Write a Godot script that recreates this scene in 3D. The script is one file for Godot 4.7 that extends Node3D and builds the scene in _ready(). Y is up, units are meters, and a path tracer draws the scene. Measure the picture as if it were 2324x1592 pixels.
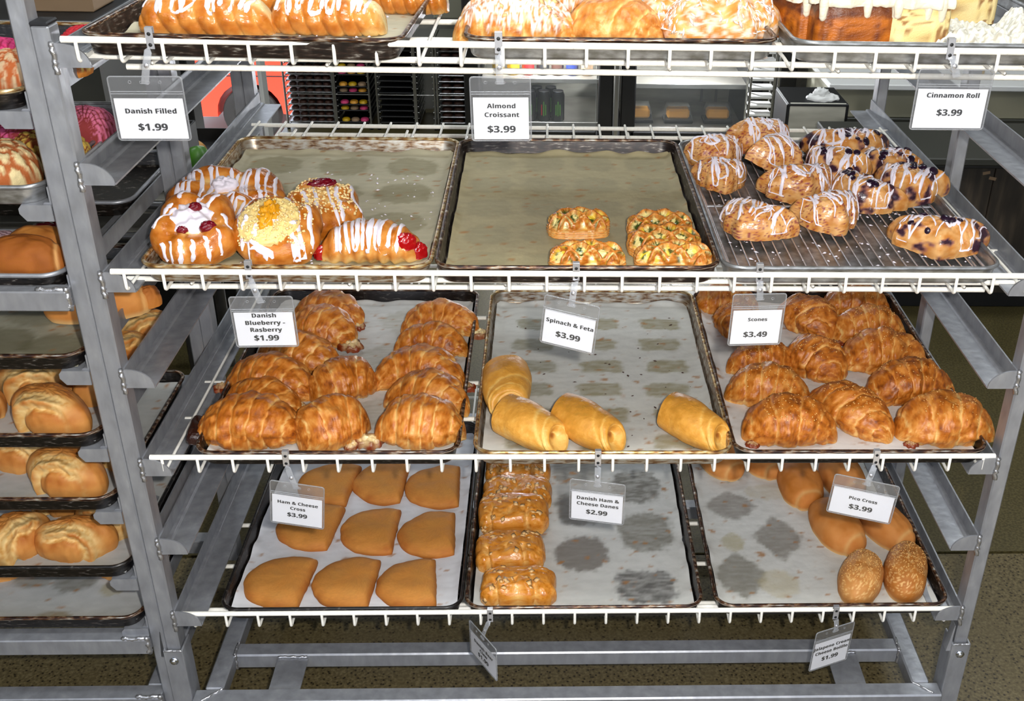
extends Node3D
# A bakery's self-service rack: four wire shelves of sheet pans, price tags, a second rack at the left, fridges and pan racks behind.
# Metres, y up, floor at y = 0. The front edge of the main rack runs along x at z = 0.

const FY := 0.33            # height of the lowest shelf's front wire
const LIP := [1.3911, 1.0377, 0.6850, 0.33]     # front wire of each shelf
var M := {}                 # materials
var used := {}              # names given so far
var fn := FastNoiseLite.new()
var fm := FastNoiseLite.new()
var rng := RandomNumberGenerator.new()
var font: Font

func _ready() -> void:
	# --- camera (a cropped photograph: the lens axis is right of the frame's centre) ---
	var cam := Camera3D.new()
	cam.name = "camera"
	var near := 0.05
	var f := 2468.48
	cam.projection = Camera3D.PROJECTION_FRUSTUM
	cam.near = near
	cam.far = 60.0
	cam.size = near * 1592.0 / f
	cam.frustum_offset = Vector2(near * (1162.0 - 1338.17) / f, 0.0)
	cam.transform = Transform3D(Basis(Vector3(0.99922943, 0.02073615, 0.03332517), Vector3(-0.00228558, 0.87835088, -0.478011), Vector3(-0.0391833, 0.47756649, 0.87772143)), Vector3(0.67634, 1.41910 + FY, 1.56573))
	add_child(cam)
	cam.current = true
	# --- sky: a bright overcast day outside the door; exposure ---
	var air := ProceduralSkyMaterial.new()
	air.sky_top_color = Color(0.86, 0.91, 1.0)
	air.sky_horizon_color = Color(0.97, 0.98, 1.0)
	air.ground_bottom_color = Color(0.5, 0.5, 0.48)
	air.ground_horizon_color = Color(0.8, 0.8, 0.8)
	air.energy_multiplier = 3.0
	var sky := Sky.new()
	sky.sky_material = air
	var env := Environment.new()
	env.background_mode = Environment.BG_SKY
	env.sky = sky
	env.tonemap_mode = Environment.TONE_MAPPER_LINEAR
	env.tonemap_exposure = 1.0
	env.sdfgi_enabled = true
	env.ssao_enabled = true
	env.ssil_enabled = true
	var we := WorldEnvironment.new()
	we.name = "world"
	we.environment = env
	add_child(we)
	# --- the photographer's flash, beside and above the lens ---
	var flash := OmniLight3D.new()
	flash.name = "camera_flash"
	flash.position = Vector3(0.775, 1.80, 1.545)
	flash.light_color = Color(1.0, 0.985, 0.96)
	flash.light_energy = 3.1
	flash.light_size = 0.022
	flash.omni_range = 12.0
	flash.omni_attenuation = 2.0
	flash.shadow_enabled = true
	add_child(flash)

	# --- the sun, high behind the shop front: it lights the yard and a strip of floor inside the window ---
	var sun := DirectionalLight3D.new()
	sun.name = "sun"
	sun.light_color = Color(1.0, 0.97, 0.92)
	sun.light_energy = 3.2
	sun.light_angular_distance = 0.6
	sun.shadow_enabled = true
	sun.look_at_from_position(Vector3(2.5, 13.0, 10.0), Vector3.ZERO)
	add_child(sun)

	rng.seed = 7
	fn.seed = 11
	fn.noise_type = FastNoiseLite.TYPE_SIMPLEX_SMOOTH
	fn.frequency = 1.0
	fn.fractal_type = FastNoiseLite.FRACTAL_FBM
	fn.fractal_octaves = 3
	fm.seed = 5
	fm.noise_type = FastNoiseLite.TYPE_SIMPLEX_SMOOTH
	fm.frequency = 1.0
	fm.fractal_type = FastNoiseLite.FRACTAL_NONE
	var face := SystemFont.new()
	face.font_names = PackedStringArray(["Droid Sans"])
	face.font_weight = 700
	font = face
	make_materials()
	build_room()
	build_rack()
	build_shelves()
	build_pans()
	build_left_rack()
	build_background()
	pastries_danish()
	pastries_lattice()
	pastries_scones()
	pastries_croissants()
	pastries_rolls()
	pastries_sesame()
	pastries_turnovers()
	pastries_almond()
	pastries_torpedo()
	pastries_top()
	pastries_left()
	build_tags()

# ------------------------------------------------------------------ mesh builder
class MB:
	var v := PackedVector3Array()
	var c := PackedColorArray()
	var x := PackedInt32Array()
	var col := Color.WHITE
	var off := Transform3D()

	func pt(p: Vector3) -> int:
		v.append(off * p)
		c.append(col)
		return v.size() - 1

	func orient(from: int) -> void:      # front faces clockwise: flip a closed piece that came out inside out
		if from >= x.size():
			return
		var s := 0.0
		var o := v[x[from]]
		for i in range(from, x.size(), 3):
			s += (v[x[i]] - o).dot((v[x[i + 2]] - o).cross(v[x[i + 1]] - o))
		if s < 0.0:
			flip(from)

	func flip(from: int) -> void:
		for i in range(from, x.size(), 3):
			var t := x[i + 1]
			x[i + 1] = x[i + 2]
			x[i + 2] = t

	func quad(a: Vector3, b: Vector3, d: Vector3, e: Vector3) -> void:
		var i := pt(a)
		pt(b)
		pt(d)
		pt(e)
		x.append_array(PackedInt32Array([i, i + 1, i + 2, i, i + 2, i + 3]))

	func tri(a: Vector3, b: Vector3, d: Vector3) -> void:
		var i := pt(a)
		pt(b)
		pt(d)
		x.append_array(PackedInt32Array([i, i + 1, i + 2]))

	# grid of nu rows of nv points already in v from index i0; wrap joins the last column to the first
	func grid(i0: int, nu: int, nv: int, wrap: bool) -> void:
		var last := nv if wrap else nv - 1
		for i in nu - 1:
			for j in last:
				var a := i0 + i * nv + j
				var b := i0 + i * nv + (j + 1) % nv
				x.append_array(PackedInt32Array([a, b, b + nv, a, b + nv, a + nv]))

	# box with chamfered edges
	func box(ctr: Vector3, s: Vector3, ch := 0.0, rot := Basis()) -> void:
		var from := x.size()
		var h := s * 0.5
		var keep := off
		off = off * Transform3D(rot, ctr)
		var k := minf(ch, minf(h.x, minf(h.y, h.z)) * 0.9)
		var ax := [Vector3.RIGHT, Vector3.UP, Vector3.BACK]
		for a in 3:
			var u: Vector3 = ax[(a + 1) % 3]
			var w: Vector3 = ax[(a + 2) % 3]
			var n: Vector3 = ax[a]
			var hn := h[a]
			var hu := h[(a + 1) % 3] - k
			var hw := h[(a + 2) % 3] - k
			for sg in [-1.0, 1.0]:
				var o: Vector3 = n * hn * sg
				var p := [o - u * hu - w * hw, o + u * hu - w * hw, o + u * hu + w * hw, o - u * hu + w * hw]
				if sg > 0:
					quad(p[3], p[2], p[1], p[0])
				else:
					quad(p[0], p[1], p[2], p[3])
		if k > 0.0:
			for a in 3:
				var n: Vector3 = ax[a]
				var u: Vector3 = ax[(a + 1) % 3]
				var w: Vector3 = ax[(a + 2) % 3]
				var hn := h[a] - k
				var hu := h[(a + 1) % 3]
				var hw := h[(a + 2) % 3]
				for su in [-1.0, 1.0]:
					for sw in [-1.0, 1.0]:
						var p1: Vector3 = u * hu * su + w * (hw - k) * sw
						var p2: Vector3 = u * (hu - k) * su + w * hw * sw
						if su * sw < 0:
							quad(p1 - n * hn, p2 - n * hn, p2 + n * hn, p1 + n * hn)
						else:
							quad(p1 + n * hn, p2 + n * hn, p2 - n * hn, p1 - n * hn)
			for sx in [-1.0, 1.0]:
				for sy in [-1.0, 1.0]:
					for sz in [-1.0, 1.0]:
						var a1 := Vector3(h.x * sx, (h.y - k) * sy, (h.z - k) * sz)
						var a2 := Vector3((h.x - k) * sx, h.y * sy, (h.z - k) * sz)
						var a3 := Vector3((h.x - k) * sx, (h.y - k) * sy, h.z * sz)
						if sx * sy * sz > 0:
							tri(a1, a3, a2)
						else:
							tri(a1, a2, a3)
		off = keep
		orient(from)

	# round tube along points
	func tube(p: PackedVector3Array, r: float, sides := 8, closed := false, rv := 0.0) -> void:
		var from := x.size()
		var n := p.size()
		var i0 := v.size()
		var side := Vector3.ZERO
		for i in n:
			var a := p[(i - 1 + n) % n] if closed or i > 0 else p[0]
			var b := p[(i + 1) % n] if closed or i < n - 1 else p[n - 1]
			var t := (b - a).normalized()
			if side == Vector3.ZERO:
				side = t.cross(Vector3.UP if absf(t.y) < 0.9 else Vector3.RIGHT).normalized()
			side = (side - t * side.dot(t)).normalized()
			var up := side.cross(t)
			for j in sides:
				var g := TAU * j / sides
				pt(p[i] + (side * cos(g) + up * sin(g) * (rv / r if rv > 0.0 else 1.0)) * r)
		grid(i0, n, sides, true)
		if closed:
			for j in sides:
				var a := i0 + (n - 1) * sides + j
				var b := i0 + (n - 1) * sides + (j + 1) % sides
				var e := i0 + j
				var d := i0 + (j + 1) % sides
				x.append_array(PackedInt32Array([a, b, d, a, d, e]))
		else:
			for e in [0, n - 1]:
				var k := pt2(p[e])
				for j in sides:
					var a: int = i0 + e * sides + j
					var b: int = i0 + e * sides + (j + 1) % sides
					if e == 0:
						x.append_array(PackedInt32Array([k, b, a]))
					else:
						x.append_array(PackedInt32Array([k, a, b]))
		orient(from)

	func pt2(p: Vector3) -> int:
		return pt(p)

	# profile of (radius, height) points turned about y
	func lathe(prof: PackedVector2Array, n: int, ctr := Vector3.ZERO) -> void:
		var from := x.size()
		var i0 := v.size()
		for q in prof:
			for j in n:
				var g := TAU * j / n
				pt(ctr + Vector3(cos(g) * q.x, q.y, sin(g) * q.x))
		grid(i0, prof.size(), n, true)
		orient(from)

	# polygon in xy pushed along z
	func prism(given: PackedVector2Array, za: float, zb: float) -> void:
		var poly := given.duplicate()
		var area := 0.0
		for i in poly.size():
			area += poly[i].cross(poly[(i + 1) % poly.size()])
		if area < 0.0:
			poly.reverse()
		var z0 := minf(za, zb)
		var z1 := maxf(za, zb)
		var n := poly.size()
		for i in n:
			var a := poly[i]
			var b := poly[(i + 1) % n]
			quad(Vector3(a.x, a.y, z0), Vector3(a.x, a.y, z1), Vector3(b.x, b.y, z1), Vector3(b.x, b.y, z0))
		var t := Geometry2D.triangulate_polygon(poly)
		for top in [false, true]:
			var i0 := v.size()
			for q in poly:
				pt(Vector3(q.x, q.y, z1 if top else z0))
			for i in range(0, t.size(), 3):
				var p := poly[t[i]]
				var ccw := (poly[t[i + 1]] - p).cross(poly[t[i + 2]] - p) > 0.0
				if ccw == top:
					x.append_array(PackedInt32Array([i0 + t[i], i0 + t[i + 2], i0 + t[i + 1]]))
				else:
					x.append_array(PackedInt32Array([i0 + t[i], i0 + t[i + 1], i0 + t[i + 2]]))

	func mesh(mat: Material = null) -> ArrayMesh:
		var n := PackedVector3Array()
		n.resize(v.size())
		for i in range(0, x.size(), 3):
			var a := x[i]
			var b := x[i + 1]
			var d := x[i + 2]
			var fv := (v[d] - v[a]).cross(v[b] - v[a])
			n[a] += fv
			n[b] += fv
			n[d] += fv
		for i in n.size():
			n[i] = n[i].normalized() if n[i].length_squared() > 1e-24 else Vector3.UP
		var arr := []
		arr.resize(Mesh.ARRAY_MAX)
		arr[Mesh.ARRAY_VERTEX] = v
		arr[Mesh.ARRAY_NORMAL] = n
		arr[Mesh.ARRAY_COLOR] = c
		arr[Mesh.ARRAY_INDEX] = x
		var m := ArrayMesh.new()
		m.add_surface_from_arrays(Mesh.PRIMITIVE_TRIANGLES, arr)
		if mat:
			m.surface_set_material(0, mat)
		return m

# ------------------------------------------------------------------ scene helpers
func numbered(called: String) -> String:
	var k: int = used.get(called, 0)
	used[called] = k + 1
	return called if k == 0 else "%s_%03d" % [called, k]

func tag(o: Node3D, label: String, category: String, group := "") -> Node3D:
	o.set_meta("label", label)
	o.set_meta("category", category)
	if group:
		o.set_meta("group", group)
	return o

func thing(called: String, label: String, category: String, at := Vector3.ZERO, turn := 0.0, group := "") -> Node3D:
	var o := Node3D.new()
	o.name = numbered(called)
	add_child(o)
	o.position = at
	o.rotation.y = turn
	return tag(o, label, category, group)

func obj(called: String, m: Mesh, mat: Material, parent: Node = null, at := Vector3.ZERO) -> MeshInstance3D:
	var o := MeshInstance3D.new()
	o.name = numbered(called) if parent == null else called
	o.mesh = m
	if mat:
		o.material_override = mat
	o.position = at
	(parent if parent else self).add_child(o, true)
	return o

func struct(called: String, m: Mesh, mat: Material, parent: Node = null, at := Vector3.ZERO) -> MeshInstance3D:
	var o := obj(called, m, mat, parent, at)
	if parent == null:
		o.set_meta("kind", "structure")
	return o

func bx(ctr: Vector3, s: Vector3, ch := 0.0, rot := Basis()) -> ArrayMesh:
	var b := MB.new()
	b.box(ctr, s, ch, rot)
	return b.mesh()

func rod(a: Vector3, b: Vector3, r: float, sides := 8) -> ArrayMesh:
	var m := MB.new()
	m.tube(PackedVector3Array([a, b]), r, sides)
	return m.mesh()

func lin(h: String) -> Color:
	return Color(h).srgb_to_linear()

func sm(a: float, b: float, t: float) -> float:
	return smoothstep(a, b, t)

# ------------------------------------------------------------------ materials
func noise_tex(freq: float, octaves: int, ramp: Array, size := 512, kind := FastNoiseLite.TYPE_SIMPLEX_SMOOTH, normal := false, bump := 4.0, sd := 3) -> NoiseTexture2D:
	var n := FastNoiseLite.new()
	n.noise_type = kind
	n.frequency = freq
	n.fractal_octaves = octaves
	n.seed = sd
	var t := NoiseTexture2D.new()
	t.width = size
	t.height = size
	t.seamless = true
	t.noise = n
	if normal:
		t.as_normal_map = true
		t.bump_strength = bump
	elif ramp.size():
		var g := Gradient.new()
		var o := PackedFloat32Array()
		var c := PackedColorArray()
		for k in ramp:
			o.append(k[0])
			c.append(Color(k[1]))
		g.offsets = o
		g.colors = c
		t.color_ramp = g
	return t

func mat(c: Color, rough: float, metal := 0.0, spec := 0.5) -> StandardMaterial3D:
	var m := StandardMaterial3D.new()
	m.albedo_color = c
	m.roughness = rough
	m.metallic = metal
	m.metallic_specular = spec
	return m

func textured(m: StandardMaterial3D, tex: Texture2D, scale: Vector3, world := false) -> StandardMaterial3D:
	m.albedo_texture = tex
	m.uv1_triplanar = true
	m.uv1_world_triplanar = world
	m.uv1_scale = scale
	return m

func bumpy(m: StandardMaterial3D, tex: Texture2D, amount: float, scale := Vector3.ZERO, world := false) -> StandardMaterial3D:
	m.normal_enabled = true
	m.normal_texture = tex
	m.normal_scale = amount
	m.uv1_triplanar = true
	if scale != Vector3.ZERO:
		m.uv1_scale = scale
		m.uv1_world_triplanar = world
	return m

func painted(rough: float, spec := 0.5) -> StandardMaterial3D:      # colour comes with the vertices
	var m := mat(Color.WHITE, rough, 0.0, spec)
	m.vertex_color_use_as_albedo = true
	return m

func make_materials() -> void:
	var fine := noise_tex(0.03, 4, [], 512, FastNoiseLite.TYPE_SIMPLEX_SMOOTH, true, 6.0)
	var flaky := noise_tex(0.018, 5, [], 512, FastNoiseLite.TYPE_SIMPLEX_SMOOTH, true, 9.0, 8)
	# baked dough
	M.crust = bumpy(painted(0.42, 0.45), flaky, 0.55, Vector3(13, 26, 13))
	M.glazed = bumpy(painted(0.24, 0.55), flaky, 0.45, Vector3(11, 22, 11))
	M.bread = bumpy(painted(0.62, 0.4), fine, 0.22, Vector3(14, 14, 14))
	M.soft = bumpy(painted(0.7, 0.35), fine, 0.18, Vector3(14, 14, 14))
	M.crumbly = bumpy(painted(0.8, 0.3), fine, 0.9, Vector3(22, 22, 22))
	M.icing = bumpy(mat(Color(0.90, 0.87, 0.91), 0.28, 0.0, 0.5), fine, 0.15, Vector3(16, 16, 16))
	M.frosting = bumpy(mat(Color(0.86, 0.82, 0.73), 0.4, 0.0, 0.4), flaky, 0.5, Vector3(9, 9, 9))
	M.cream = bumpy(mat(Color(0.91, 0.80, 0.52), 0.5, 0.0, 0.4), fine, 0.6, Vector3(24, 24, 24))
	M.crumbs = mat(Color(0.93, 0.82, 0.58), 0.75)
	M.sugar = mat(Color(0.94, 0.92, 0.90), 0.7)
	M.sesame = mat(Color(0.90, 0.70, 0.40), 0.5)
	M.almond = mat(Color(0.88, 0.70, 0.46), 0.45)
	M.jam = mat(Color(0.42, 0.03, 0.10), 0.12, 0.0, 0.6)
	M.red_jam = mat(Color(0.62, 0.04, 0.06), 0.1, 0.0, 0.6)
	M.yellow_jam = mat(Color(0.87, 0.60, 0.10), 0.15, 0.0, 0.6)
	M.berry = mat(Color(0.13, 0.06, 0.14), 0.25, 0.0, 0.5)
	M.burnt = bumpy(mat(Color(0.17, 0.07, 0.04), 0.3, 0.0, 0.5), fine, 0.8, Vector3(20, 20, 20))
	M.cheese = bumpy(painted(0.35, 0.5), fine, 0.5, Vector3(20, 20, 20))
	# rack metal
	var alu := noise_tex(0.02, 4, [[0.0, "#96989b"], [0.45, "#a4a6aa"], [0.75, "#acaeb1"], [1.0, "#b9babd"]], 512)
	M.alu = textured(mat(Color(0.90, 0.90, 0.91), 0.38, 0.5, 0.5), alu, Vector3(3, 1.2, 3))
	M.alu.roughness = 0.40
	bumpy(M.alu, noise_tex(0.05, 3, [], 256, FastNoiseLite.TYPE_SIMPLEX_SMOOTH, true, 2.0), 0.15)
	M.weld = bumpy(mat(Color(0.68, 0.68, 0.69), 0.3, 0.85), fine, 0.9, Vector3(30, 30, 30))
	M.bolt = mat(Color(0.74, 0.75, 0.77), 0.22, 1.0)
	M.black = mat(Color(0.028, 0.027, 0.03), 0.5)
	M.cap = mat(Color(0.05, 0.05, 0.07), 0.55)
	M.wire = textured(mat(Color(0.97, 0.965, 0.95), 0.34, 0.0, 0.5), noise_tex(0.03, 3, [[0.0, "#cfc9bc"], [0.10, "#f0eee8"], [1.0, "#fbfaf6"]], 512), Vector3(8, 8, 8))
	M.chrome = mat(Color(0.78, 0.78, 0.80), 0.24, 0.7)
	M.zinc = mat(Color(0.62, 0.62, 0.60), 0.3, 0.9)
	# pans
	M.pan_dark = textured(mat(Color.WHITE, 0.42, 0.3), noise_tex(0.012, 5, [[0.0, "#0d0a09"], [0.4, "#1b1412"], [0.55, "#2a1c17"], [0.7, "#453e38"], [0.85, "#88837c"], [1.0, "#b6b2aa"]], 512), Vector3(5, 22, 5))
	M.pan_rim = textured(mat(Color.WHITE, 0.3, 0.45), noise_tex(0.014, 5, [[0.0, "#0f0a08"], [0.42, "#2a150f"], [0.52, "#54301c"], [0.6, "#7a5a3a"], [0.72, "#a39c90"], [1.0, "#d6d4cf"]], 512, FastNoiseLite.TYPE_SIMPLEX_SMOOTH, false, 4.0, 9), Vector3(4, 40, 8))
	M.pan_black = textured(mat(Color.WHITE, 0.34, 0.2), noise_tex(0.014, 5, [[0.0, "#090808"], [0.5, "#14110f"], [0.68, "#211a17"], [0.8, "#4d4945"], [1.0, "#8f8c86"]], 512, FastNoiseLite.TYPE_SIMPLEX_SMOOTH, false, 4.0, 19), Vector3(6, 26, 8))
	M.pan_old = textured(mat(Color.WHITE, 0.36, 0.5), noise_tex(0.012, 5, [[0.0, "#2a1a10"], [0.3, "#6b4a2c"], [0.45, "#94826a"], [0.65, "#a8a296"], [1.0, "#bdb9b0"]], 512, FastNoiseLite.TYPE_SIMPLEX_SMOOTH, false, 4.0, 23), Vector3(5, 20, 6))
	M.pan_old_rim = textured(mat(Color.WHITE, 0.26, 0.6), noise_tex(0.014, 5, [[0.0, "#2c150a"], [0.36, "#7a4e24"], [0.5, "#b08c50"], [0.7, "#c9bd9f"], [1.0, "#e0dcd2"]], 512, FastNoiseLite.TYPE_SIMPLEX_SMOOTH, false, 4.0, 29), Vector3(5, 40, 8))
	M.pan_grey = textured(mat(Color.WHITE, 0.32, 0.7), noise_tex(0.012, 4, [[0.0, "#6a6964"], [0.5, "#8e8f90"], [1.0, "#b4b6ba"]], 512, FastNoiseLite.TYPE_SIMPLEX_SMOOTH, false, 4.0, 31), Vector3(5, 12, 5))
	M.paper = bumpy(painted(0.6, 0.35), noise_tex(0.012, 4, [], 512, FastNoiseLite.TYPE_SIMPLEX_SMOOTH, true, 5.0, 13), 0.3, Vector3(4, 4, 4))
	# price tags
	M.card = mat(Color(0.965, 0.965, 0.985), 0.6)
	M.ink = mat(Color(0.035, 0.03, 0.05), 0.6)
	M.vinyl = mat(Color(0.55, 0.56, 0.58, 0.09), 0.12)
	M.vinyl.transparency = BaseMaterial3D.TRANSPARENCY_ALPHA
	M.vinyl_edge = mat(Color(0.72, 0.73, 0.75, 0.30), 0.12)
	M.vinyl_edge.transparency = BaseMaterial3D.TRANSPARENCY_ALPHA
	# room
	var agg := noise_tex(0.06, 4, [[0.0, "#5d563f"], [0.35, "#756d53"], [0.6, "#837b60"], [1.0, "#9b9275"]], 1024, FastNoiseLite.TYPE_SIMPLEX, false, 4.0, 41)
	var pebble := FastNoiseLite.new()
	pebble.noise_type = FastNoiseLite.TYPE_CELLULAR
	pebble.cellular_return_type = FastNoiseLite.RETURN_DISTANCE
	pebble.frequency = 0.042
	pebble.fractal_type = FastNoiseLite.FRACTAL_NONE
	pebble.cellular_jitter = 1.0
	var pt := NoiseTexture2D.new()
	pt.width = 1024
	pt.height = 1024
	pt.seamless = true
	pt.normalize = true
	pt.noise = pebble
	var pg := Gradient.new()
	pg.offsets = PackedFloat32Array([0.0, 0.08, 0.17, 1.0])
	pg.colors = PackedColorArray([Color("#5a544a"), Color("#6a6358"), Color("#e8e4da"), Color("#ffffff")])
	pt.color_ramp = pg
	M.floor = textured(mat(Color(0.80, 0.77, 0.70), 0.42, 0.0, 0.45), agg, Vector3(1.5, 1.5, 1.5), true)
	M.floor.detail_enabled = true
	M.floor.detail_blend_mode = BaseMaterial3D.BLEND_MODE_MUL
	M.floor.detail_albedo = pt
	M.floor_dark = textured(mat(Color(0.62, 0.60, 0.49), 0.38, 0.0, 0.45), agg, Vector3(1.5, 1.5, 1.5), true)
	M.wall = textured(mat(Color(0.62, 0.61, 0.58), 0.7), noise_tex(0.02, 3, [[0.0, "#d8d8d4"], [1.0, "#ffffff"]], 256), Vector3(2, 2, 2), true)
	M.ceiling = mat(Color(0.82, 0.82, 0.80), 0.9)
	M.dark = mat(Color(0.045, 0.045, 0.05), 0.55)
	M.olive = mat(Color(0.60, 0.59, 0.51), 0.6)
	M.olive_dark = mat(Color(0.20, 0.20, 0.175), 0.5)
	M.steel = textured(mat(Color(0.88, 0.87, 0.85), 0.34, 0.55), noise_tex(0.01, 4, [[0.0, "#8a8882"], [1.0, "#c8c6c0"]], 256), Vector3(1, 6, 1))
	M.satin = textured(mat(Color(0.92, 0.92, 0.89), 0.5, 0.25), noise_tex(0.01, 4, [[0.0, "#a8a69e"], [1.0, "#d0cec6"]], 256, FastNoiseLite.TYPE_SIMPLEX_SMOOTH, false, 4.0, 77), Vector3(1, 5, 1))
	M.pipe = mat(Color(0.42, 0.42, 0.43), 0.3, 0.8)
	var wood := noise_tex(0.008, 5, [[0.0, "#191511"], [0.5, "#2c251d"], [0.75, "#3b3228"], [1.0, "#4c4033"]], 512)
	M.wood = textured(mat(Color.WHITE, 0.5), wood, Vector3(5, 0.7, 5), true)
	M.glass = mat(Color(0.9, 0.93, 0.95, 0.04), 0.03, 0.0, 0.25)
	M.glass.transparency = BaseMaterial3D.TRANSPARENCY_ALPHA
	M.plastic = mat(Color(0.7, 0.72, 0.72, 0.08), 0.1)
	M.plastic.transparency = BaseMaterial3D.TRANSPARENCY_ALPHA
	M.fluor = mat(Color(0.95, 0.97, 1.0), 0.6)
	M.fluor.emission_enabled = true
	M.fluor.emission = Color(0.95, 0.98, 1.0)
	M.fluor.emission_energy_multiplier = 1.2
	M.truck = mat(Color(0.86, 0.22, 0.14), 0.3)
	M.tyre = mat(Color(0.05, 0.05, 0.055), 0.75)
	M.concrete = mat(Color(0.62, 0.61, 0.58), 0.85)
	M.white = mat(Color(0.85, 0.85, 0.84), 0.5)
	M.yellow = mat(Color(0.75, 0.6, 0.05), 0.5)
	M.green = mat(Color(0.22, 0.42, 0.08), 0.4)
	M.red = mat(Color(0.6, 0.06, 0.06), 0.45)
	M.blue = mat(Color(0.10, 0.16, 0.4), 0.45)
	M.gold = mat(Color(0.80, 0.56, 0.16), 0.5)
	M.pink = mat(Color(0.78, 0.22, 0.42), 0.7)
	M.brown = mat(Color(0.22, 0.11, 0.06), 0.6)
	M.tan = mat(Color(0.55, 0.45, 0.34), 0.7)

# ------------------------------------------------------------------ the room
func build_room() -> void:
	var fl := MB.new()
	fl.box(Vector3(0.3, -0.06, 1.13), Vector3(8.4, 0.12, 3.41))
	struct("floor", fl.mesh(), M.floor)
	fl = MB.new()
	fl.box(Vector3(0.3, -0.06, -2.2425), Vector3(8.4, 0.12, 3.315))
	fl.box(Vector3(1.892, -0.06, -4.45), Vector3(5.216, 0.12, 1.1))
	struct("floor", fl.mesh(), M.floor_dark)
	# back wall with the door opening at x -1.45 .. -0.72
	struct("wall_back", bx(Vector3(1.89, 1.6, -4.9), Vector3(5.22, 3.2, 0.15)), M.wall)
	struct("wall_back_left", bx(Vector3(-2.56, 1.6, -3.90), Vector3(2.72, 3.2, 0.12)), M.wall)
	struct("wall_back_above", bx(Vector3(-0.95, 2.65, -3.90), Vector3(0.50, 1.1, 0.12)), M.wall)
	struct("wall_left", bx(Vector3(-3.9, 1.6, -1.0), Vector3(0.15, 3.2, 7.4)), M.wall)
	struct("wall_right", bx(Vector3(4.5, 1.6, -1.0), Vector3(0.15, 3.2, 7.4)), M.wall)
	# the shop front behind the photographer: a wide window lets the daylight in
	var wf := MB.new()
	wf.box(Vector3(0.3, 0.35, 2.75), Vector3(8.4, 0.7, 0.15))
	wf.box(Vector3(0.3, 2.95, 2.75), Vector3(8.4, 0.5, 0.15))
	wf.box(Vector3(-2.95, 1.7, 2.75), Vector3(1.9, 2.0, 0.15))
	wf.box(Vector3(4.0, 1.7, 2.75), Vector3(1.0, 2.0, 0.15))
	struct("wall_front", wf.mesh(), M.wall)
	var win := struct("window_1", bx(Vector3(0.75, 0.73, 2.75), Vector3(5.5, 0.06, 0.12), 0.004), M.dark)
	for x in [-1.97, -0.15, 1.65, 3.47]:
		struct("mullion", bx(Vector3(x, 1.7, 2.75), Vector3(0.06, 1.96, 0.10), 0.004), M.dark, win)
	for x in [-1.06, 0.75, 2.56]:
		struct("pane", bx(Vector3(x, 1.7, 2.75), Vector3(1.74, 1.94, 0.008)), M.glass, win)
	struct("ceiling", bx(Vector3(0.3, 3.26, -1.0), Vector3(8.4, 0.12, 7.6)), M.ceiling)
	# door frame: two white jambs and a dark post
	struct("door_1", bx(Vector3(-1.155, 1.05, -3.84), Vector3(0.07, 2.1, 0.16), 0.006), M.white)
	struct("trim_1", bx(Vector3(-1.085, 1.05, -3.84), Vector3(0.036, 2.1, 0.14), 0.006), M.dark)
	struct("trim_2", bx(Vector3(-0.735, 1.05, -3.86), Vector3(0.02, 2.1, 0.10), 0.004), M.white)
	# the yard outside lies lower than the shop
	struct("ground", bx(Vector3(-3.0, -2.40, -11.4), Vector3(16.0, 0.1, 15.0)), M.concrete)
	# fluorescent panels on the ceiling
	var k := 0
	for p in [Vector3(0.7, 3.17, 0.5), Vector3(-2.0, 3.17, -1.6), Vector3(2.4, 3.17, -1.9), Vector3(0.4, 3.17, -3.4)]:
		var t := thing("ceiling_light", ["white fluorescent ceiling panel above the main bread rack", "white fluorescent ceiling panel above the left bread rack", "white fluorescent ceiling panel above the wooden counter", "white fluorescent ceiling panel before the glass fridges"][k], "light", p)
		obj("housing", bx(Vector3(0, 0.02, 0), Vector3(1.24, 0.02, 0.34), 0.004), M.white, t)
		obj("diffuser", bx(Vector3(0, -0.002, 0), Vector3(1.18, 0.012, 0.28), 0.003), M.fluor, t)
		var l := AreaLight3D.new()
		l.name = "panel_glow"
		l.area_size = Vector2(1.18, 0.28)
		l.light_color = Color(0.95, 0.98, 1.0)
		l.light_energy = 3.0
		l.area_range = 9.0
		l.area_attenuation = 2.0
		l.shadow_enabled = true
		l.rotation.x = -PI / 2
		l.position = p + Vector3(0, -0.02, 0)
		add_child(l, true)
		k += 1

# ------------------------------------------------------------------ the main rack
const RAILY := [1.3513, 1.1762, 1.0000, 0.8260, 0.6500, 0.4790, 0.3090]     # undersides of the rails' ledges

func rail_mesh(s: float, length: float, wide: float) -> ArrayMesh:    # an angle: leg against the uprights, ledge pointing inwards (s = +1 to the right)
	var b := MB.new()
	b.prism(PackedVector2Array([Vector2(0, 0), Vector2(s * wide, 0), Vector2(s * wide, 0.003), Vector2(s * 0.0135, 0.003), Vector2(s * 0.0115, 0.006), Vector2(s * 0.010, 0.0065), Vector2(s * 0.003, 0.0065), Vector2(s * 0.003, 0.031), Vector2(0, 0.031)]), -length, 0.0)
	return b.mesh()

func rail_end(s: float, wide: float, hi: float) -> ArrayMesh:         # quarter-round plate that closes the front of a rail
	var p := PackedVector2Array([Vector2(0, 0), Vector2(s * wide, 0)])
	for i in 9:
		var g := PI / 2 * i / 8.0
		p.append(Vector2(s * (0.010 + (wide - 0.010) * cos(g)), 0.002 + hi * sin(g)))
	p.append(Vector2(0, 0.002 + hi))
	var b := MB.new()
	b.prism(p, 0.0, 0.003)
	return b.mesh()

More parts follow.
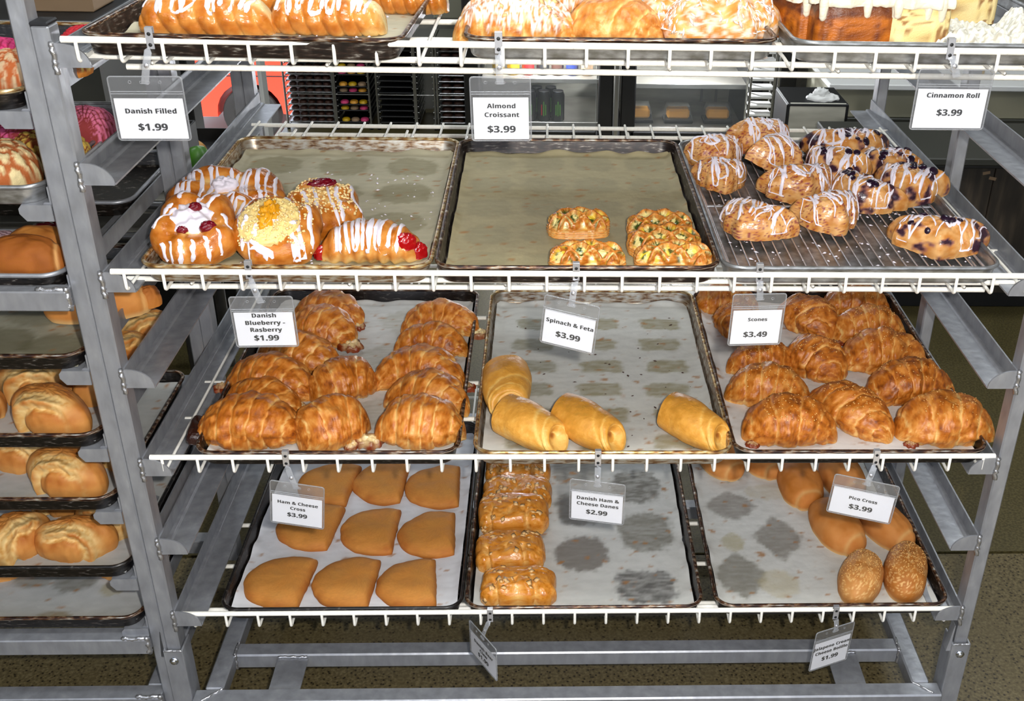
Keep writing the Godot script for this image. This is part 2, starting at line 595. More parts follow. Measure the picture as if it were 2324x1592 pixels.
func bead(p0: Vector3, p1: Vector3, r: float, sd: int) -> ArrayMesh:    # a lumpy weld
	var b := MB.new()
	var p := PackedVector3Array()
	for i in 13:
		var t := i / 12.0
		p.append(p0.lerp(p1, t) + Vector3(fm.get_noise_2d(i * 3.1, sd), fm.get_noise_2d(i * 2.7, sd + 9), fm.get_noise_2d(i * 2.3, sd + 5)) * r * 0.5)
	b.tube(p, r, 7)
	return b.mesh()

func build_rack() -> void:
	var t := thing("bakery_rack", "welded grey aluminium bakery rack holding four white wire shelves", "rack", Vector3(0.71, 0, -0.5))
	var o := Vector3(-0.71, 0, 0.5)
	# uprights: left and right, at the front, the middle and the back
	for s in [[-0.0304, 0.0254], [1.4848, 0.0254]]:
		for z in [-0.0185, -0.482, -1.03]:
			var up := obj("upright", bx(Vector3(0, 0, 0), Vector3(s[1], 1.185, 0.036), 0.0025), M.alu, t, o + Vector3(s[0], 0.815, z))
			obj("end_cap", bx(Vector3(0, 0.5955, 0), Vector3(s[1] + 0.0006, 0.006, 0.0366), 0.002), M.cap, up)
	# rails on both sides
	var ml := rail_mesh(1.0, 1.045, 0.051)
	var mr := rail_mesh(-1.0, 1.045, 0.051)
	var el := rail_end(1.0, 0.050, 0.032)
	var er := rail_end(-1.0, 0.050, 0.032)
	var wl := bead(Vector3(0.0, 0.034, 0.004), Vector3(0.0, -0.008, 0.004), 0.0042, 3)
	for y in RAILY:
		for s in [-1, 1]:
			var x := -0.0177 if s < 0 else 1.4721
			var r := obj("rail", ml if s < 0 else mr, M.alu, t, o + Vector3(x, y, -0.001))
			obj("end_plate", el if s < 0 else er, M.alu, r)
			obj("weld", wl, M.weld, r, Vector3(0.0015 if s < 0 else -0.0015, 0, 0))
	# legs' sockets with a bolt
	for s in [[-0.0304, 1.0], [1.4848, -1.0]]:
		for z in [-0.0185, -1.03]:
			var b := MB.new()
			b.box(Vector3(0, 0, 0.0225), Vector3(0.036, 0.185, 0.004), 0.0012)
			b.box(Vector3(0.0162, 0.0, 0), Vector3(0.004, 0.185, 0.045), 0.0012)
			b.box(Vector3(-0.0162, 0.0, 0), Vector3(0.004, 0.185, 0.045), 0.0012)
			b.prism(PackedVector2Array([Vector2(-0.026, 0.07), Vector2(-0.018, 0.07), Vector2(-0.018, 0.135), Vector2(-0.0195, 0.135)]), 0.0, 0.018)
			var so := obj("socket", b.mesh(), M.alu, t, o + Vector3(s[0], 0.158, z))
			var bt := MB.new()
			bt.off = Transform3D(Basis(Vector3.RIGHT, PI / 2), Vector3.ZERO)
			bt.lathe(PackedVector2Array([Vector2(0.0001, 0.006), Vector2(0.004, 0.0055), Vector2(0.0058, 0.004), Vector2(0.006, 0.001), Vector2(0.0085, 0.001), Vector2(0.0085, -0.001), Vector2(0.0001, -0.001)]), 12)
			obj("bolt", bt.mesh(), M.bolt, so, Vector3(0.0, 0.068, 0.0255))
			obj("weld", bead(Vector3(-0.016, 0.092, 0.0235), Vector3(0.016, 0.092, 0.0235), 0.0022, 5), M.weld, so)
			# caster under the socket
			var ca := MB.new()
			ca.off = Transform3D(Basis(Vector3.FORWARD, PI / 2), Vector3(0, -0.118, 0))
			ca.lathe(PackedVector2Array([Vector2(0.001, -0.014), Vector2(0.034, -0.014), Vector2(0.039, -0.009), Vector2(0.039, 0.009), Vector2(0.034, 0.014), Vector2(0.001, 0.014)]), 24)
			obj("caster", ca.mesh(), M.tyre, so)
	# base frame of square tube
	var yb := 0.1085
	for z in [-0.001, -0.1275, -0.62, -1.03]:
		obj("base_rail", bx(Vector3.ZERO, Vector3(1.478 if z > -0.1 else 1.372, 0.036, 0.036), 0.003), M.alu, t, o + Vector3(0.727, yb, z))
	for x in [0.023, 1.432]:
		obj("side_rail", bx(Vector3.ZERO, Vector3(0.036, 0.036, 1.0), 0.003), M.alu, t, o + Vector3(x, yb, -0.52))
		obj("weld", bead(Vector3(-0.018 * signf(x - 0.7), 0.019, -0.111), Vector3(-0.018 * signf(x - 0.7), 0.019, -0.144), 0.0035, 7), M.weld, t, o + Vector3(x, yb, 0))
		obj("weld", bead(Vector3(-0.0185 * signf(x - 0.7), 0.018, -0.109), Vector3(-0.0185 * signf(x - 0.7), -0.018, -0.109), 0.0035, 8), M.weld, t, o + Vector3(x, yb, 0))
		obj("weld", bead(Vector3(0.016 * signf(x - 0.7), 0.0185, 0.012), Vector3(-0.018 * signf(x - 0.7), 0.0185, -0.018), 0.0026, 9), M.weld, t, o + Vector3(x, yb, 0))
	for x in [0.158, 1.292]:
		obj("base_plate", bx(Vector3.ZERO, Vector3(0.062, 0.005, 0.094), 0.001), M.alu, t, o + Vector3(x, yb + 0.008, -0.064))
		obj("weld", bead(Vector3(-0.03, 0.013, -0.1085), Vector3(0.03, 0.013, -0.1085), 0.0032, 11), M.weld, t, o + Vector3(x, yb, 0))

# ------------------------------------------------------------------ white wire shelves
func build_shelves() -> void:
	var lip := rod(Vector3(0, 0, 0), Vector3(1.467, 0, 0), 0.0048, 12)
	var cross := rod(Vector3(0.003, 0, 0), Vector3(1.464, 0, 0), 0.0046, 10)
	var short_cross := rod(Vector3(0.062, 0, 0), Vector3(1.402, 0, 0), 0.0046, 10)
	var dw := MB.new()
	var p := PackedVector3Array([Vector3(0, -0.001, 0.0035), Vector3(0, -0.022, 0.0035)])
	for i in 5:
		var g := PI / 2 * i / 4.0
		p.append(Vector3(0, -0.024 - 0.006 * sin(g), 0.0035 - 0.006 * (1 - cos(g))))
	p.append(Vector3(0, -0.0275, -0.06))
	p.append(Vector3(0, -0.0275, -0.884))
	dw.tube(p, 0.0027, 8)
	var deck := dw.mesh()
	var st := rod(Vector3(0, -0.0440, -0.050), Vector3(0, -0.0440, -0.878), 0.003, 8)
	var names := ["top", "second", "third", "lowest"]
	for s in 4:
		var x0: float = [-0.0016, 0.002, -0.0013, -0.003][s]
		var t := thing("wire_shelf", ["white coated wire shelf at the top, carrying the filled strips and cinnamon rolls", "white coated wire shelf carrying danishes, lattice pastries and iced scones", "white coated wire shelf carrying three pans of croissants and golden rolls", "white coated wire shelf at the bottom, carrying turnovers and torpedo rolls"][s], "shelf", Vector3(x0, LIP[s], [0.003, 0.006, -0.004, -0.008][s]), 0.0, "white wire shelves of the main rack")
		obj("lip_wire", lip, M.wire, t)
		for i in 25:
			obj("deck_wire", deck, M.wire, t, Vector3(0.0205 + 0.0594 * i, 0, 0))
		for z in [-0.049, -0.178, -0.312, -0.60, -0.88]:
			obj("cross_wire", cross, M.wire, t, Vector3(0, -0.0345, z))
		for z in [-0.058 if s < 2 else -0.078, -0.868]:
			obj("lower_wire", short_cross, M.wire, t, Vector3(0, -0.0515, z))
		for i in 6:
			obj("strut", st, M.wire, t, Vector3(0.102 + 0.2525 * i, 0, 0))

# ------------------------------------------------------------------ sheet pans and their papers
func rrect(w: float, d: float, r: float, n := 6) -> PackedVector2Array:
	var p := PackedVector2Array()
	for q in [[w - r, r, -90.0], [w - r, d - r, 0.0], [r, d - r, 90.0], [r, r, 180.0]]:
		for i in n + 1:
			var g := deg_to_rad(q[2] + 90.0 * i / n)
			p.append(Vector2(q[0] + r * cos(g), q[1] + r * sin(g)))
	return p      # corner points in the plane (x, depth)

var pan_kinds := {}

func pan_meshes(pw := 0.457, pd := 0.660) -> Array:
	if pan_kinds.has(Vector2(pw, pd)):
		return pan_kinds[Vector2(pw, pd)]
	# outer rim 457 x 660 mm, walls flare by 9 mm; pan-local: x to the right, z backwards negative, origin at the front left of the rim
	var b := MB.new()
	var rings := []
	for q in [[0.150, 0.0008], [0.016, 0.0008], [0.0125, 0.002], [0.011, 0.005], [0.0062, 0.030], [0.004, 0.0315], [0.0046, 0.029], [0.0096, 0.004], [0.0115, 0.0008], [0.016, -0.0006], [0.150, -0.0006]]:
		rings.append(q)
	rings[0][0] = minf(0.15, pd * 0.3)
	rings[10][0] = rings[0][0]
	var i0 := 0
	var n := 28
	for q in rings:
		var ins: float = q[0]
		for e in rrect(pw - 2 * ins, pd - 2 * ins, maxf(0.034 - ins * 0.6, 0.01)):
			b.pt(Vector3(e.x + ins, q[1], -(e.y + ins)))
	b.grid(i0, rings.size(), n, true)
	for e in [0, rings.size() - 1]:       # floor inside the innermost ring, above and below
		var k := b.pt(Vector3(pw / 2, rings[e][1], -pd / 2))
		for j in n:
			var a: int = e * n + j
			var d: int = e * n + (j + 1) % n
			if e == 0:
				b.x.append_array(PackedInt32Array([k, d, a]))
			else:
				b.x.append_array(PackedInt32Array([k, a, d]))
	b.orient(0)
	var m := MB.new()
	var p := PackedVector3Array()
	for e in rrect(pw - 0.007, pd - 0.007, 0.033, 8):
		p.append(Vector3(e.x + 0.0035, 0.0300, -(e.y + 0.0035)))
	m.tube(p, 0.0038, 9, true)
	pan_kinds[Vector2(pw, pd)] = [b.mesh(), m.mesh()]
	return pan_kinds[Vector2(pw, pd)]

func pan(label: String, at: Vector3, turn: float, body: Material, rim: Material, size := Vector2(0.457, 0.660)) -> Node3D:
	var group := ""
	var two := pan_meshes(size.x, size.y)
	var t := thing("sheet_pan", label, "baking tray", at, turn, group)
	obj("tray_body", two[0], body, t)
	obj("rolled_rim", two[1], rim, t)
	return t

# a sheet of baking paper: stains is a list of [u, v, ru, rv, squareness, colour, strength, streak]; u to the right, v backwards, both 0..1
func paper(label: String, at: Vector3, turn: float, base: Color, stains: Array, wave: float, sd: int, u0 := 0.0, u1 := 1.0, v0 := 0.0, v1 := 1.0, nu := 84, nv := 120, w := 0.428, d := 0.628) -> Node3D:
	var b := MB.new()
	for i in nv:
		for j in nu:
			var u := lerpf(u0, u1, j / float(nu - 1))
			var v := lerpf(v0, v1, i / float(nv - 1))
			var x := u * w
			var z := v * d
			var y := 0.0008 + wave * (0.5 + fm.get_noise_3d(x * 9.0, z * 5.0, sd) * 0.7) * (0.35 + absf(v - 0.5))
			var edge := minf(minf(u, 1.0 - u) * w, minf(v, 1.0 - v) * d)
			if edge < 0.012:
				y += (0.012 - edge) * (0.35 + 0.5 * fm.get_noise_3d(x * 14.0, z * 14.0, sd + 3))
			var c := base
			var g := fn.get_noise_3d(x * 22.0, z * 60.0, sd * 1.7)
			c = c.lerp(base * 0.86, clampf(0.3 + g, 0.0, 1.0))
			for s in stains:
				var du: float = (u - s[0]) / s[2]
				var dv: float = (v - s[1]) / s[3]
				if absf(du) > 1.5 or absf(dv) > 1.5:
					continue
				var e: float = s[4]
				var q := pow(pow(absf(du), e) + pow(absf(dv), e), 1.0 / e)
				q += fn.get_noise_3d(x * 40.0, z * 40.0, sd) * 0.22
				var k := (1.0 - sm(0.82, 1.05, q)) * float(s[6])
				if k > 0.0:
					var st := 1.0 - float(s[7]) * clampf(0.5 + 1.4 * fn.get_noise_3d(x * 26.0, z * 150.0, sd + 7), 0.0, 1.0)
					c = c.lerp(s[5], k * st)
			# small brown scorch marks
			var h := fm.get_noise_3d(x * 34.0, z * 52.0, sd + 20)
			var hot := fm.get_noise_3d(x * 6.0, z * 6.0, sd + 31)
			if h > 0.60 - 0.15 * hot:
				c = c.lerp(Color(0.34, 0.15, 0.035), sm(0.60 - 0.15 * hot, 0.85, h) * 0.8)
			c.a = 1.0
			b.col = c
			b.pt(Vector3(x, y, -z))
	b.grid(0, nv, nu, false)
	b.flip(0)
	var m := b.mesh(M.paper)
	var o := obj("parchment_sheet", m, null)
	o.position = at + Vector3(0.0145, 0.0012, -0.016).rotated(Vector3.UP, turn)
	o.rotation.y = turn
	tag(o, label, "baking paper")
	return o

const PANS := [
	# shelf, x of the front left corner, z, turn
	[0, 0.016, 0.002, -0.035], [0, 0.556, -0.002, 0.02], [0, 1.030, -0.004, 0.0],
	[1, 0.0382, 0.0025, 0.0], [1, 0.4975, 0.0013, 0.008], [1, 0.9553, -0.0021, 0.008],
	[2, 0.068, -0.005, 0.0], [2, 0.5474, -0.0044, -0.003], [2, 1.0033, -0.006, 0.0],
	[3, 0.0616, -0.0088, 0.0], [3, 0.5205, -0.009, 0.0], [3, 0.998, -0.010, 0.0]]

func pan_at(k: int) -> Vector3:
	return Vector3(PANS[k][1], LIP[PANS[k][0]] - 0.0238, PANS[k][2])

func build_pans() -> void:
	var lab := [
		"dark scorched sheet pan of filled strips at the left of the top shelf", "stained sheet pan of almond croissants on the top shelf", "clean silvery sheet pan of cinnamon rolls on the top shelf",
		"brown-stained sheet pan under the round danishes and strawberry roll", "dark-rimmed sheet pan holding the five lattice pastries", "silvery sheet pan with a cooling rack under the iced scones",
		"dark sheet pan crowded with plain croissants on the third shelf", "grey-brown sheet pan with four golden rolls, between the croissant pans", "dark sheet pan of sesame croissants on the third shelf",
		"black sheet pan with nine half-moon turnovers", "black sheet pan with almond pastries along its left side", "black sheet pan with smooth torpedo rolls on the lowest shelf"]
	var body := [M.pan_dark, M.pan_grey, M.pan_grey, M.pan_old, M.pan_dark, M.pan_grey, M.pan_black, M.pan_old, M.pan_black, M.pan_black, M.pan_black, M.pan_black]
	var rim := [M.pan_rim, M.pan_rim, M.pan_grey, M.pan_old_rim, M.pan_rim, M.pan_grey, M.pan_rim, M.pan_old_rim, M.pan_rim, M.pan_black, M.pan_rim, M.pan_rim]
	for k in 12:
		pan(lab[k], pan_at(k), PANS[k][3], body[k], rim[k])
	var white := lin("#c9c9c6")
	var grey := lin("#a9a79b")
	var oil := lin("#7d7657")
	var dk := lin("#5f5c50")
	var blk := lin("#3a3735")
	# filled strips: greyish paper
	paper("greyish baking paper under the filled strips", pan_at(0), PANS[0][3], lin("#b9b39c"), [[0.2, 0.15, 0.3, 0.1, 2.0, lin("#a09a80"), 0.6, 0.3]], 0.004, 1)
	paper("folded white baking paper under the almond croissants", pan_at(1), PANS[1][3], white, [], 0.004, 2)
	# danish pan: olive greasy paper with big oval marks
	var st := []
	for i in 3:
		for j in 4:
			st.append([0.18 + 0.32 * i, 0.14 + 0.24 * j, 0.135, 0.09, 2.2, lin("#857d5c"), 0.75, 0.25])
	paper("greasy paper with oval marks and icing crumbs under the danishes", pan_at(3), PANS[3][3], lin("#b9b196"), st, 0.005, 4)
	st = []
	for i in 4:
		for j in 5:
			st.append([0.14 + 0.24 * i, 0.1 + 0.2 * j, 0.10, 0.075, 3.0, lin("#8d866a"), 0.5, 0.4])
	paper("olive greasy baking paper under the lattice pastries", pan_at(4), PANS[4][3], lin("#ab9f7c"), st, 0.004, 5)
	st = []
	for q in [[0.3, 0.75], [0.62, 0.6], [0.68, 0.85], [0.35, 0.3], [0.66, 0.25]]:
		st.append([q[0], q[1], 0.14, 0.1, 1.6, oil, 0.4, 0.5])
	paper("crinkled white baking paper under the plain croissants", pan_at(6), PANS[6][3], white, st, 0.006, 6)
	st = []
	for i in 3:
		for j in 6:
			st.append([0.2 + 0.315 * i + (0.01 if j % 2 else -0.01), 0.10 + 0.148 * j, 0.105, 0.043, 5.0, lin("#8a8263") if i > 0 else lin("#87836d"), 0.9, 0.35])
	paper("white baking paper with rows of rectangular grease marks", pan_at(7), PANS[7][3], lin("#c4c3bd"), st, 0.004, 7)
	paper("white baking paper under the sesame croissants", pan_at(8), PANS[8][3], lin("#d3cfcc"), [[0.6, 0.55, 0.08, 0.06, 2.0, oil, 0.5, 0.3]], 0.007, 8)
	paper("clean white baking paper under the turnovers", pan_at(9), PANS[9][3], lin("#d2d3d8"), [], 0.006, 9)
	st = []
	for q in [[0.50, 0.285, 0.135, 0.095, 2.2, lin("#77726c"), 0.95, 0.1], [0.79, 0.12, 0.145, 0.085, 3.4, blk, 0.85, 0.45], [0.82, 0.40, 0.145, 0.105, 2.8, lin("#6e6b60"), 0.85, 0.3], [0.50, 0.53, 0.135, 0.10, 2.4, lin("#7b776f"), 0.85, 0.2], [0.80, 0.66, 0.14, 0.105, 2.4, lin("#5b584f"), 0.85, 0.5], [0.48, 0.76, 0.13, 0.09, 2.4, lin("#77736a"), 0.8, 0.3], [0.82, 0.9, 0.14, 0.08, 2.4, lin("#6b685f"), 0.8, 0.4], [0.24, 0.42, 0.10, 0.09, 2.4, lin("#7d7a73"), 0.7, 0.3]]:
		st.append(q)
	paper("white baking paper with dark oval grease marks beside the almond pastries", pan_at(10), PANS[10][3], lin("#c6c7c4"), st, 0.003, 10)
	st = [[0.13, 0.17, 0.135, 0.115, 1.3, lin("#77746a"), 0.85, 0.2], [0.36, 0.36, 0.125, 0.115, 1.3, lin("#7d7870"), 0.85, 0.2], [0.16, 0.54, 0.14, 0.09, 1.3, lin("#807b74"), 0.85, 0.25], [0.30, 0.13, 0.10, 0.07, 2.0, lin("#b5ab8c"), 0.6, 0.3], [0.13, 0.34, 0.06, 0.05, 2.0, lin("#a59c78"), 0.7, 0.3], [0.2, 0.8, 0.16, 0.12, 1.5, lin("#8c877d"), 0.8, 0.3], [0.37, 0.62, 0.12, 0.05, 2.0, lin("#b3a88e"), 0.5, 0.4]]
	paper("white baking paper with angular grease marks beside the torpedo rolls", pan_at(11), PANS[11][3], lin("#c9c9c5"), st, 0.003, 11)
	# the cooling rack inside the scone pan
	var at := pan_at(5)
	var t := thing("cooling_rack", "chrome wire cooling rack lying in the pan of iced scones", "cooling rack", at, PANS[5][3])
	for q in [[0.016, 0.0135], [0.022, 0.006]]:
		var b := MB.new()
		var p := PackedVector3Array()
		for e in rrect(0.457 - 2 * q[0], 0.660 - 2 * q[0], 0.012, 4):
			p.append(Vector3(e.x + q[0], q[1], -(e.y + q[0])))
		b.tube(p, 0.0026, 8, true)
		obj("frame_wire", b.mesh(), M.chrome, t)
	var gw := rod(Vector3(0, 0.0135, -0.018), Vector3(0, 0.0135, -0.642), 0.0015, 6)
	for i in 22:
		obj("grid_wire", gw, M.chrome, t, Vector3(0.034 + 0.0185 * i, 0, 0))
	for z in [-0.036, -0.325, -0.62]:
		obj("brace_wire", rod(Vector3(0.018, 0.011, z), Vector3(0.439, 0.011, z), 0.0024, 8), M.chrome, t)
	# icing that dripped through the rack and crumbs on the danish paper
	scatter("icing_drips", "white icing drips and crumbs caught in the cooling rack", at + Vector3(0.03, 0.0145, -0.03), Vector2(0.40, 0.34), 170, 0.0016, M.icing, 21)
	scatter("icing_crumbs", "white icing crumbs strewn across the danish paper", pan_at(3) + Vector3(0.10, 0.0035, -0.06), Vector2(0.33, 0.46), 150, 0.0017, M.icing, 22)
	scatter("pastry_flakes", "brown pastry flakes strewn on the paper of the golden rolls", pan_at(7) + Vector3(0.06, 0.003, -0.03), Vector2(0.36, 0.56), 60, 0.0016, M.brown, 23)
	scatter("strip_crumbs", "white icing crumbs around the filled strips", pan_at(0) + Vector3(0.03, 0.003, -0.02), Vector2(0.38, 0.3), 90, 0.002, M.icing, 24)

# loose crumbs on a flat area: nobody could count them
func scatter(called: String, label: String, at: Vector3, area: Vector2, n: int, r: float, m: Material, sd: int) -> void:
	var g := RandomNumberGenerator.new()
	g.seed = sd
	var b := MB.new()
	for i in n:
		var x := g.randf() * area.x
		var z := g.randf() * area.y
		var k := r * (0.5 + g.randf() * 1.3)
		var e := g.randf() * TAU
		b.off = Transform3D(Basis(Vector3.UP, e).scaled_local(Vector3(1.0 + g.randf() * 1.6, 0.7, 1.0)), Vector3(x, k * 0.4, -z))
		lump(b, k)
	var o := obj(called, b.mesh(), m)
	o.position = at
	tag(o, label, "crumbs")
	o.set_meta("kind", "stuff")

func lump(b: MB, r: float) -> void:      # a small octahedron-like crumb
	var i := b.v.size()
	b.pt(Vector3(r, 0, 0))
	b.pt(Vector3(0, 0, r))
	b.pt(Vector3(-r, 0, 0))
	b.pt(Vector3(0, 0, -r))
	b.pt(Vector3(0, r, 0))
	b.pt(Vector3(0, -r * 0.6, 0))
	for j in 4:
		var a := i + j
		var d := i + (j + 1) % 4
		b.x.append_array(PackedInt32Array([a, d, i + 4, d, a, i + 5]))

# ------------------------------------------------------------------ price tags
func words(t: Node3D, text: String, at: Vector3, height: float, wide: float, m: Material) -> void:
	var tm := TextMesh.new()
	tm.font = font
	tm.text = text
	tm.font_size = 64
	tm.pixel_size = height / 46.0
	tm.depth = 0.0003
	tm.curve_step = 2.0
	# struck twice, a hair apart, for the photograph's heavy type
	var st := SurfaceTool.new()
	for dx in [-0.028, 0.028]:
		st.append_from(tm, 0, Transform3D(Basis.from_scale(Vector3(wide, 1.0, 1.0)), Vector3(dx * height, 0, 0)))
	obj("lettering", st.commit(), m, t, at)

func price_tag(label: String, lines: Array, price: String, ctr: Vector3, w: float, h: float, card_top: float, rz: float, ry: float, lip_x: float, lip_y: float, sizes: Vector2, rows: Array) -> void:
	var t := thing("price_tag", label, "price tag", ctr, 0.0, "clear hanging price tags")
	t.rotation = Vector3(0, deg_to_rad(ry), deg_to_rad(rz))
	# sleeve: two thin vinyl faces and a welded rim
	var p := PackedVector2Array()
	for e in rrect(w, h, 0.005, 4):
		p.append(Vector2(e.x - w / 2, e.y - h / 2))
	var b := MB.new()
	b.prism(p, -0.0011, -0.0007)
	b.prism(p, 0.0009, 0.0012)
	obj("sleeve", b.mesh(), M.vinyl, t)
	b = MB.new()
	var q := PackedVector3Array()
	for e in rrect(w - 0.0016, h - 0.0016, 0.0045, 4):
		q.append(Vector3(e.x - w / 2 + 0.0008, e.y - h / 2 + 0.0008, 0))
	b.tube(q, 0.0011, 6, true)
	obj("sleeve_rim", b.mesh(), M.vinyl_edge, t)
	b = MB.new()
	for y in [0.0, -0.0032]:
		b.tube(PackedVector3Array([Vector3(-w / 2 + 0.002, h / 2 - 0.022 + y, 0.0012), Vector3(w / 2 - 0.002, h / 2 - 0.022 + y, 0.0012)]), 0.0007, 6)
	obj("zip_seal", b.mesh(), M.vinyl_edge, t)
	for x in [-0.021, 0.021]:
		b = MB.new()
		q = PackedVector3Array()
		for i in 10:
			q.append(Vector3(x + 0.0021 * cos(TAU * i / 10), h / 2 - 0.0085 + 0.0021 * sin(TAU * i / 10), 0.0013))
		b.tube(q, 0.00035, 5, true)
		obj("punch_hole", b.mesh(), M.vinyl_edge, t)
	b = MB.new()
	q = PackedVector3Array()
	for e in rrect(0.014, 0.0036, 0.0017, 4):
		q.append(Vector3(e.x - 0.007, h / 2 - 0.0105 + e.y, 0.0013))
	b.tube(q, 0.0005, 5, true)
	obj("strap_slot", b.mesh(), M.vinyl_edge, t)
	# the printed card
	var cw := w - 0.008
	var chh := card_top + h / 2 - 0.004
	var cy := -h / 2 + 0.003 + chh / 2
	var card := obj("card", bx(Vector3(0, cy, 0), Vector3(cw, chh, 0.0007), 0.0001), M.card, t)
	for i in lines.size():
		words(card, lines[i], Vector3(0.001, cy + chh / 2 - chh * float(rows[i]), 0.0006), sizes.x, 1.22, M.ink)
	words(card, price, Vector3(0, cy + chh / 2 - chh * float(rows[lines.size()]), 0.0006), sizes.y, 1.22, M.ink)
	# strap and clip reach up to the shelf's front wire
	var top := t.transform.affine_inverse() * Vector3(lip_x, lip_y, 0.011)
	var low := Vector3(0.0, h / 2 - 0.011, 0.0016)
	var mid := low.lerp(top, 0.45) + Vector3(0, 0, 0.002)
	b = MB.new()
	b.tube(PackedVector3Array([low, low.lerp(mid, 0.5), mid, mid.lerp(top, 0.6), top + Vector3(0, -0.012, 0)]), 0.0008, 10, false, 0.0056)
	obj("strap", b.mesh(), M.vinyl_edge, t)
	b = MB.new()
	b.off = Transform3D(Basis(Vector3.RIGHT, PI / 2), mid + Vector3(0, 0, 0.0012))
	b.lathe(PackedVector2Array([Vector2(0.0001, 0.0016), Vector2(0.0016, 0.0012), Vector2(0.002, 0.0), Vector2(0.0034, 0.0004), Vector2(0.0038, -0.0008), Vector2(0.0001, -0.0012)]), 14)
	obj("snap", b.mesh(), M.chrome, t)
	var inv := t.transform.basis.inverse()
	b = MB.new()
	b.off = Transform3D(inv, top)
	b.box(Vector3(0, 0.004, -0.0035), Vector3(0.0108, 0.030, 0.0012), 0.0004)
	b.box(Vector3(0, 0.014, -0.0105), Vector3(0.0108, 0.010, 0.0012), 0.0004)
	b.box(Vector3(0, 0.0186, -0.007), Vector3(0.0108, 0.0012, 0.0082), 0.0004)
	var clip := obj("clip", b.mesh(), M.chrome, t)
	b = MB.new()
	for yy in [0.010, -0.005]:
		b.off = Transform3D(inv * Basis(Vector3.RIGHT, PI / 2), top + inv * Vector3(0, yy, -0.0028))
		b.lathe(PackedVector2Array([Vector2(0.0001, 0.0006), Vector2(0.0018, 0.0006), Vector2(0.0027, 0.0002), Vector2(0.0027, -0.0004), Vector2(0.0001, -0.0004)]), 12)
	obj("rivet", b.mesh(), M.dark, clip)

func build_tags() -> void:
	price_tag("clear price tag reading Danish Filled, hung under the left of the top shelf", ["Danish Filled"], "$1.99", Vector3(0.108, 1.297, 0.014), 0.105, 0.094, 0.016, 0.5, 0, 0.122, LIP[0], Vector2(0.0070, 0.0101), [0.31, 0.71])
	price_tag("clear price tag reading Almond Croissant under the middle of the top shelf", ["Almond", "Croissant"], "$3.99", Vector3(0.609, 1.302, 0.014), 0.088, 0.095, 0.018, 0.7, 0, 0.607, LIP[0], Vector2(0.0066, 0.0099), [0.20, 0.41, 0.76])
	price_tag("clear price tag reading Cinnamon Roll under the right of the top shelf", ["Cinnamon Roll"], "$3.99", Vector3(1.266, 1.323, 0.014), 0.114, 0.090, 0.017, -1.0, 4, 1.254, LIP[0], Vector2(0.0068, 0.0094), [0.16, 0.60])
	price_tag("clear price tag with four printed lines reading Danish Blueberry - Rasberry", ["Danish", "Blueberry -", "Rasberry"], "$1.99", Vector3(0.229, 0.956, 0.016), 0.100, 0.090, 0.018, 1.0, 0, 0.213, LIP[1], Vector2(0.0070, 0.0095), [0.09, 0.31, 0.52, 0.77])
	price_tag("tilted clear price tag reading Spinach & Feta", ["Spinach & Feta"], "$3.99", Vector3(0.712, 0.955, 0.020), 0.092, 0.088, 0.020, -6.0, -17, 0.722, LIP[1], Vector2(0.0066, 0.0099), [0.31, 0.68])
	price_tag("clear price tag reading Scones, under the second shelf", ["Scones"], "$3.49", Vector3(1.014, 0.962, 0.014), 0.089, 0.093, 0.018, -1.5, 6, 1.012, LIP[1], Vector2(0.0058, 0.0096), [0.27, 0.72])
	price_tag("clear price tag reading Ham & Cheese Cross over the turnovers", ["Ham & Cheese", "Cross"], "$3.99", Vector3(0.242, 0.597, 0.014), 0.096, 0.092, 0.018, -6.0, -6, 0.231, LIP[2], Vector2(0.0061, 0.0085), [0.24, 0.43, 0.67])
	price_tag("clear price tag reading Danish Ham & Cheese Danes", ["Danish Ham &", "Cheese Danes"], "$2.99", Vector3(0.765, 0.601, 0.014), 0.099, 0.088, 0.020, -0.5, -11, 0.765, LIP[2], Vector2(0.0066, 0.0092), [0.22, 0.42, 0.70])
	price_tag("clear price tag reading Pico Cross, over the torpedo rolls", ["Pico Cross"], "$3.99", Vector3(1.236, 0.607, 0.016), 0.114, 0.084, 0.018, -4.0, -15, 1.251, LIP[2], Vector2(0.0061, 0.0099), [0.33, 0.66])
	price_tag("sharply turned clear price tag reading Danish Bear Claw under the lowest shelf", ["Danish Bear", "Claw"], "$1.99", Vector3(0.556, 0.250, 0.010), 0.100, 0.082, 0.016, 0.0, -56, 0.571, LIP[3], Vector2(0.0070, 0.0092), [0.24, 0.46, 0.72])
	price_tag("clear price tag reading Jalapeno Cream Cheese Bolillo under the lowest shelf", ["Jalapeno Cream", "Cheese Bolillo"], "$1.99", Vector3(1.226, 0.256, 0.014), 0.092, 0.098, 0.020, -3.0, 24, 1.226, LIP[3], Vector2(0.0068, 0.0095), [0.22, 0.42, 0.68])

# ------------------------------------------------------------------ the second rack, at the left
const LRIM := [1.3177, 1.1743, 1.0300, 0.8875, 0.7354, 0.6033, 0.4517, 0.3315]
const LX := -0.7375       # left edge of its pans, which lie sideways: 660 wide, 457 deep
const LPAN := Vector2(0.660, 0.457)
const LZ := 0.002

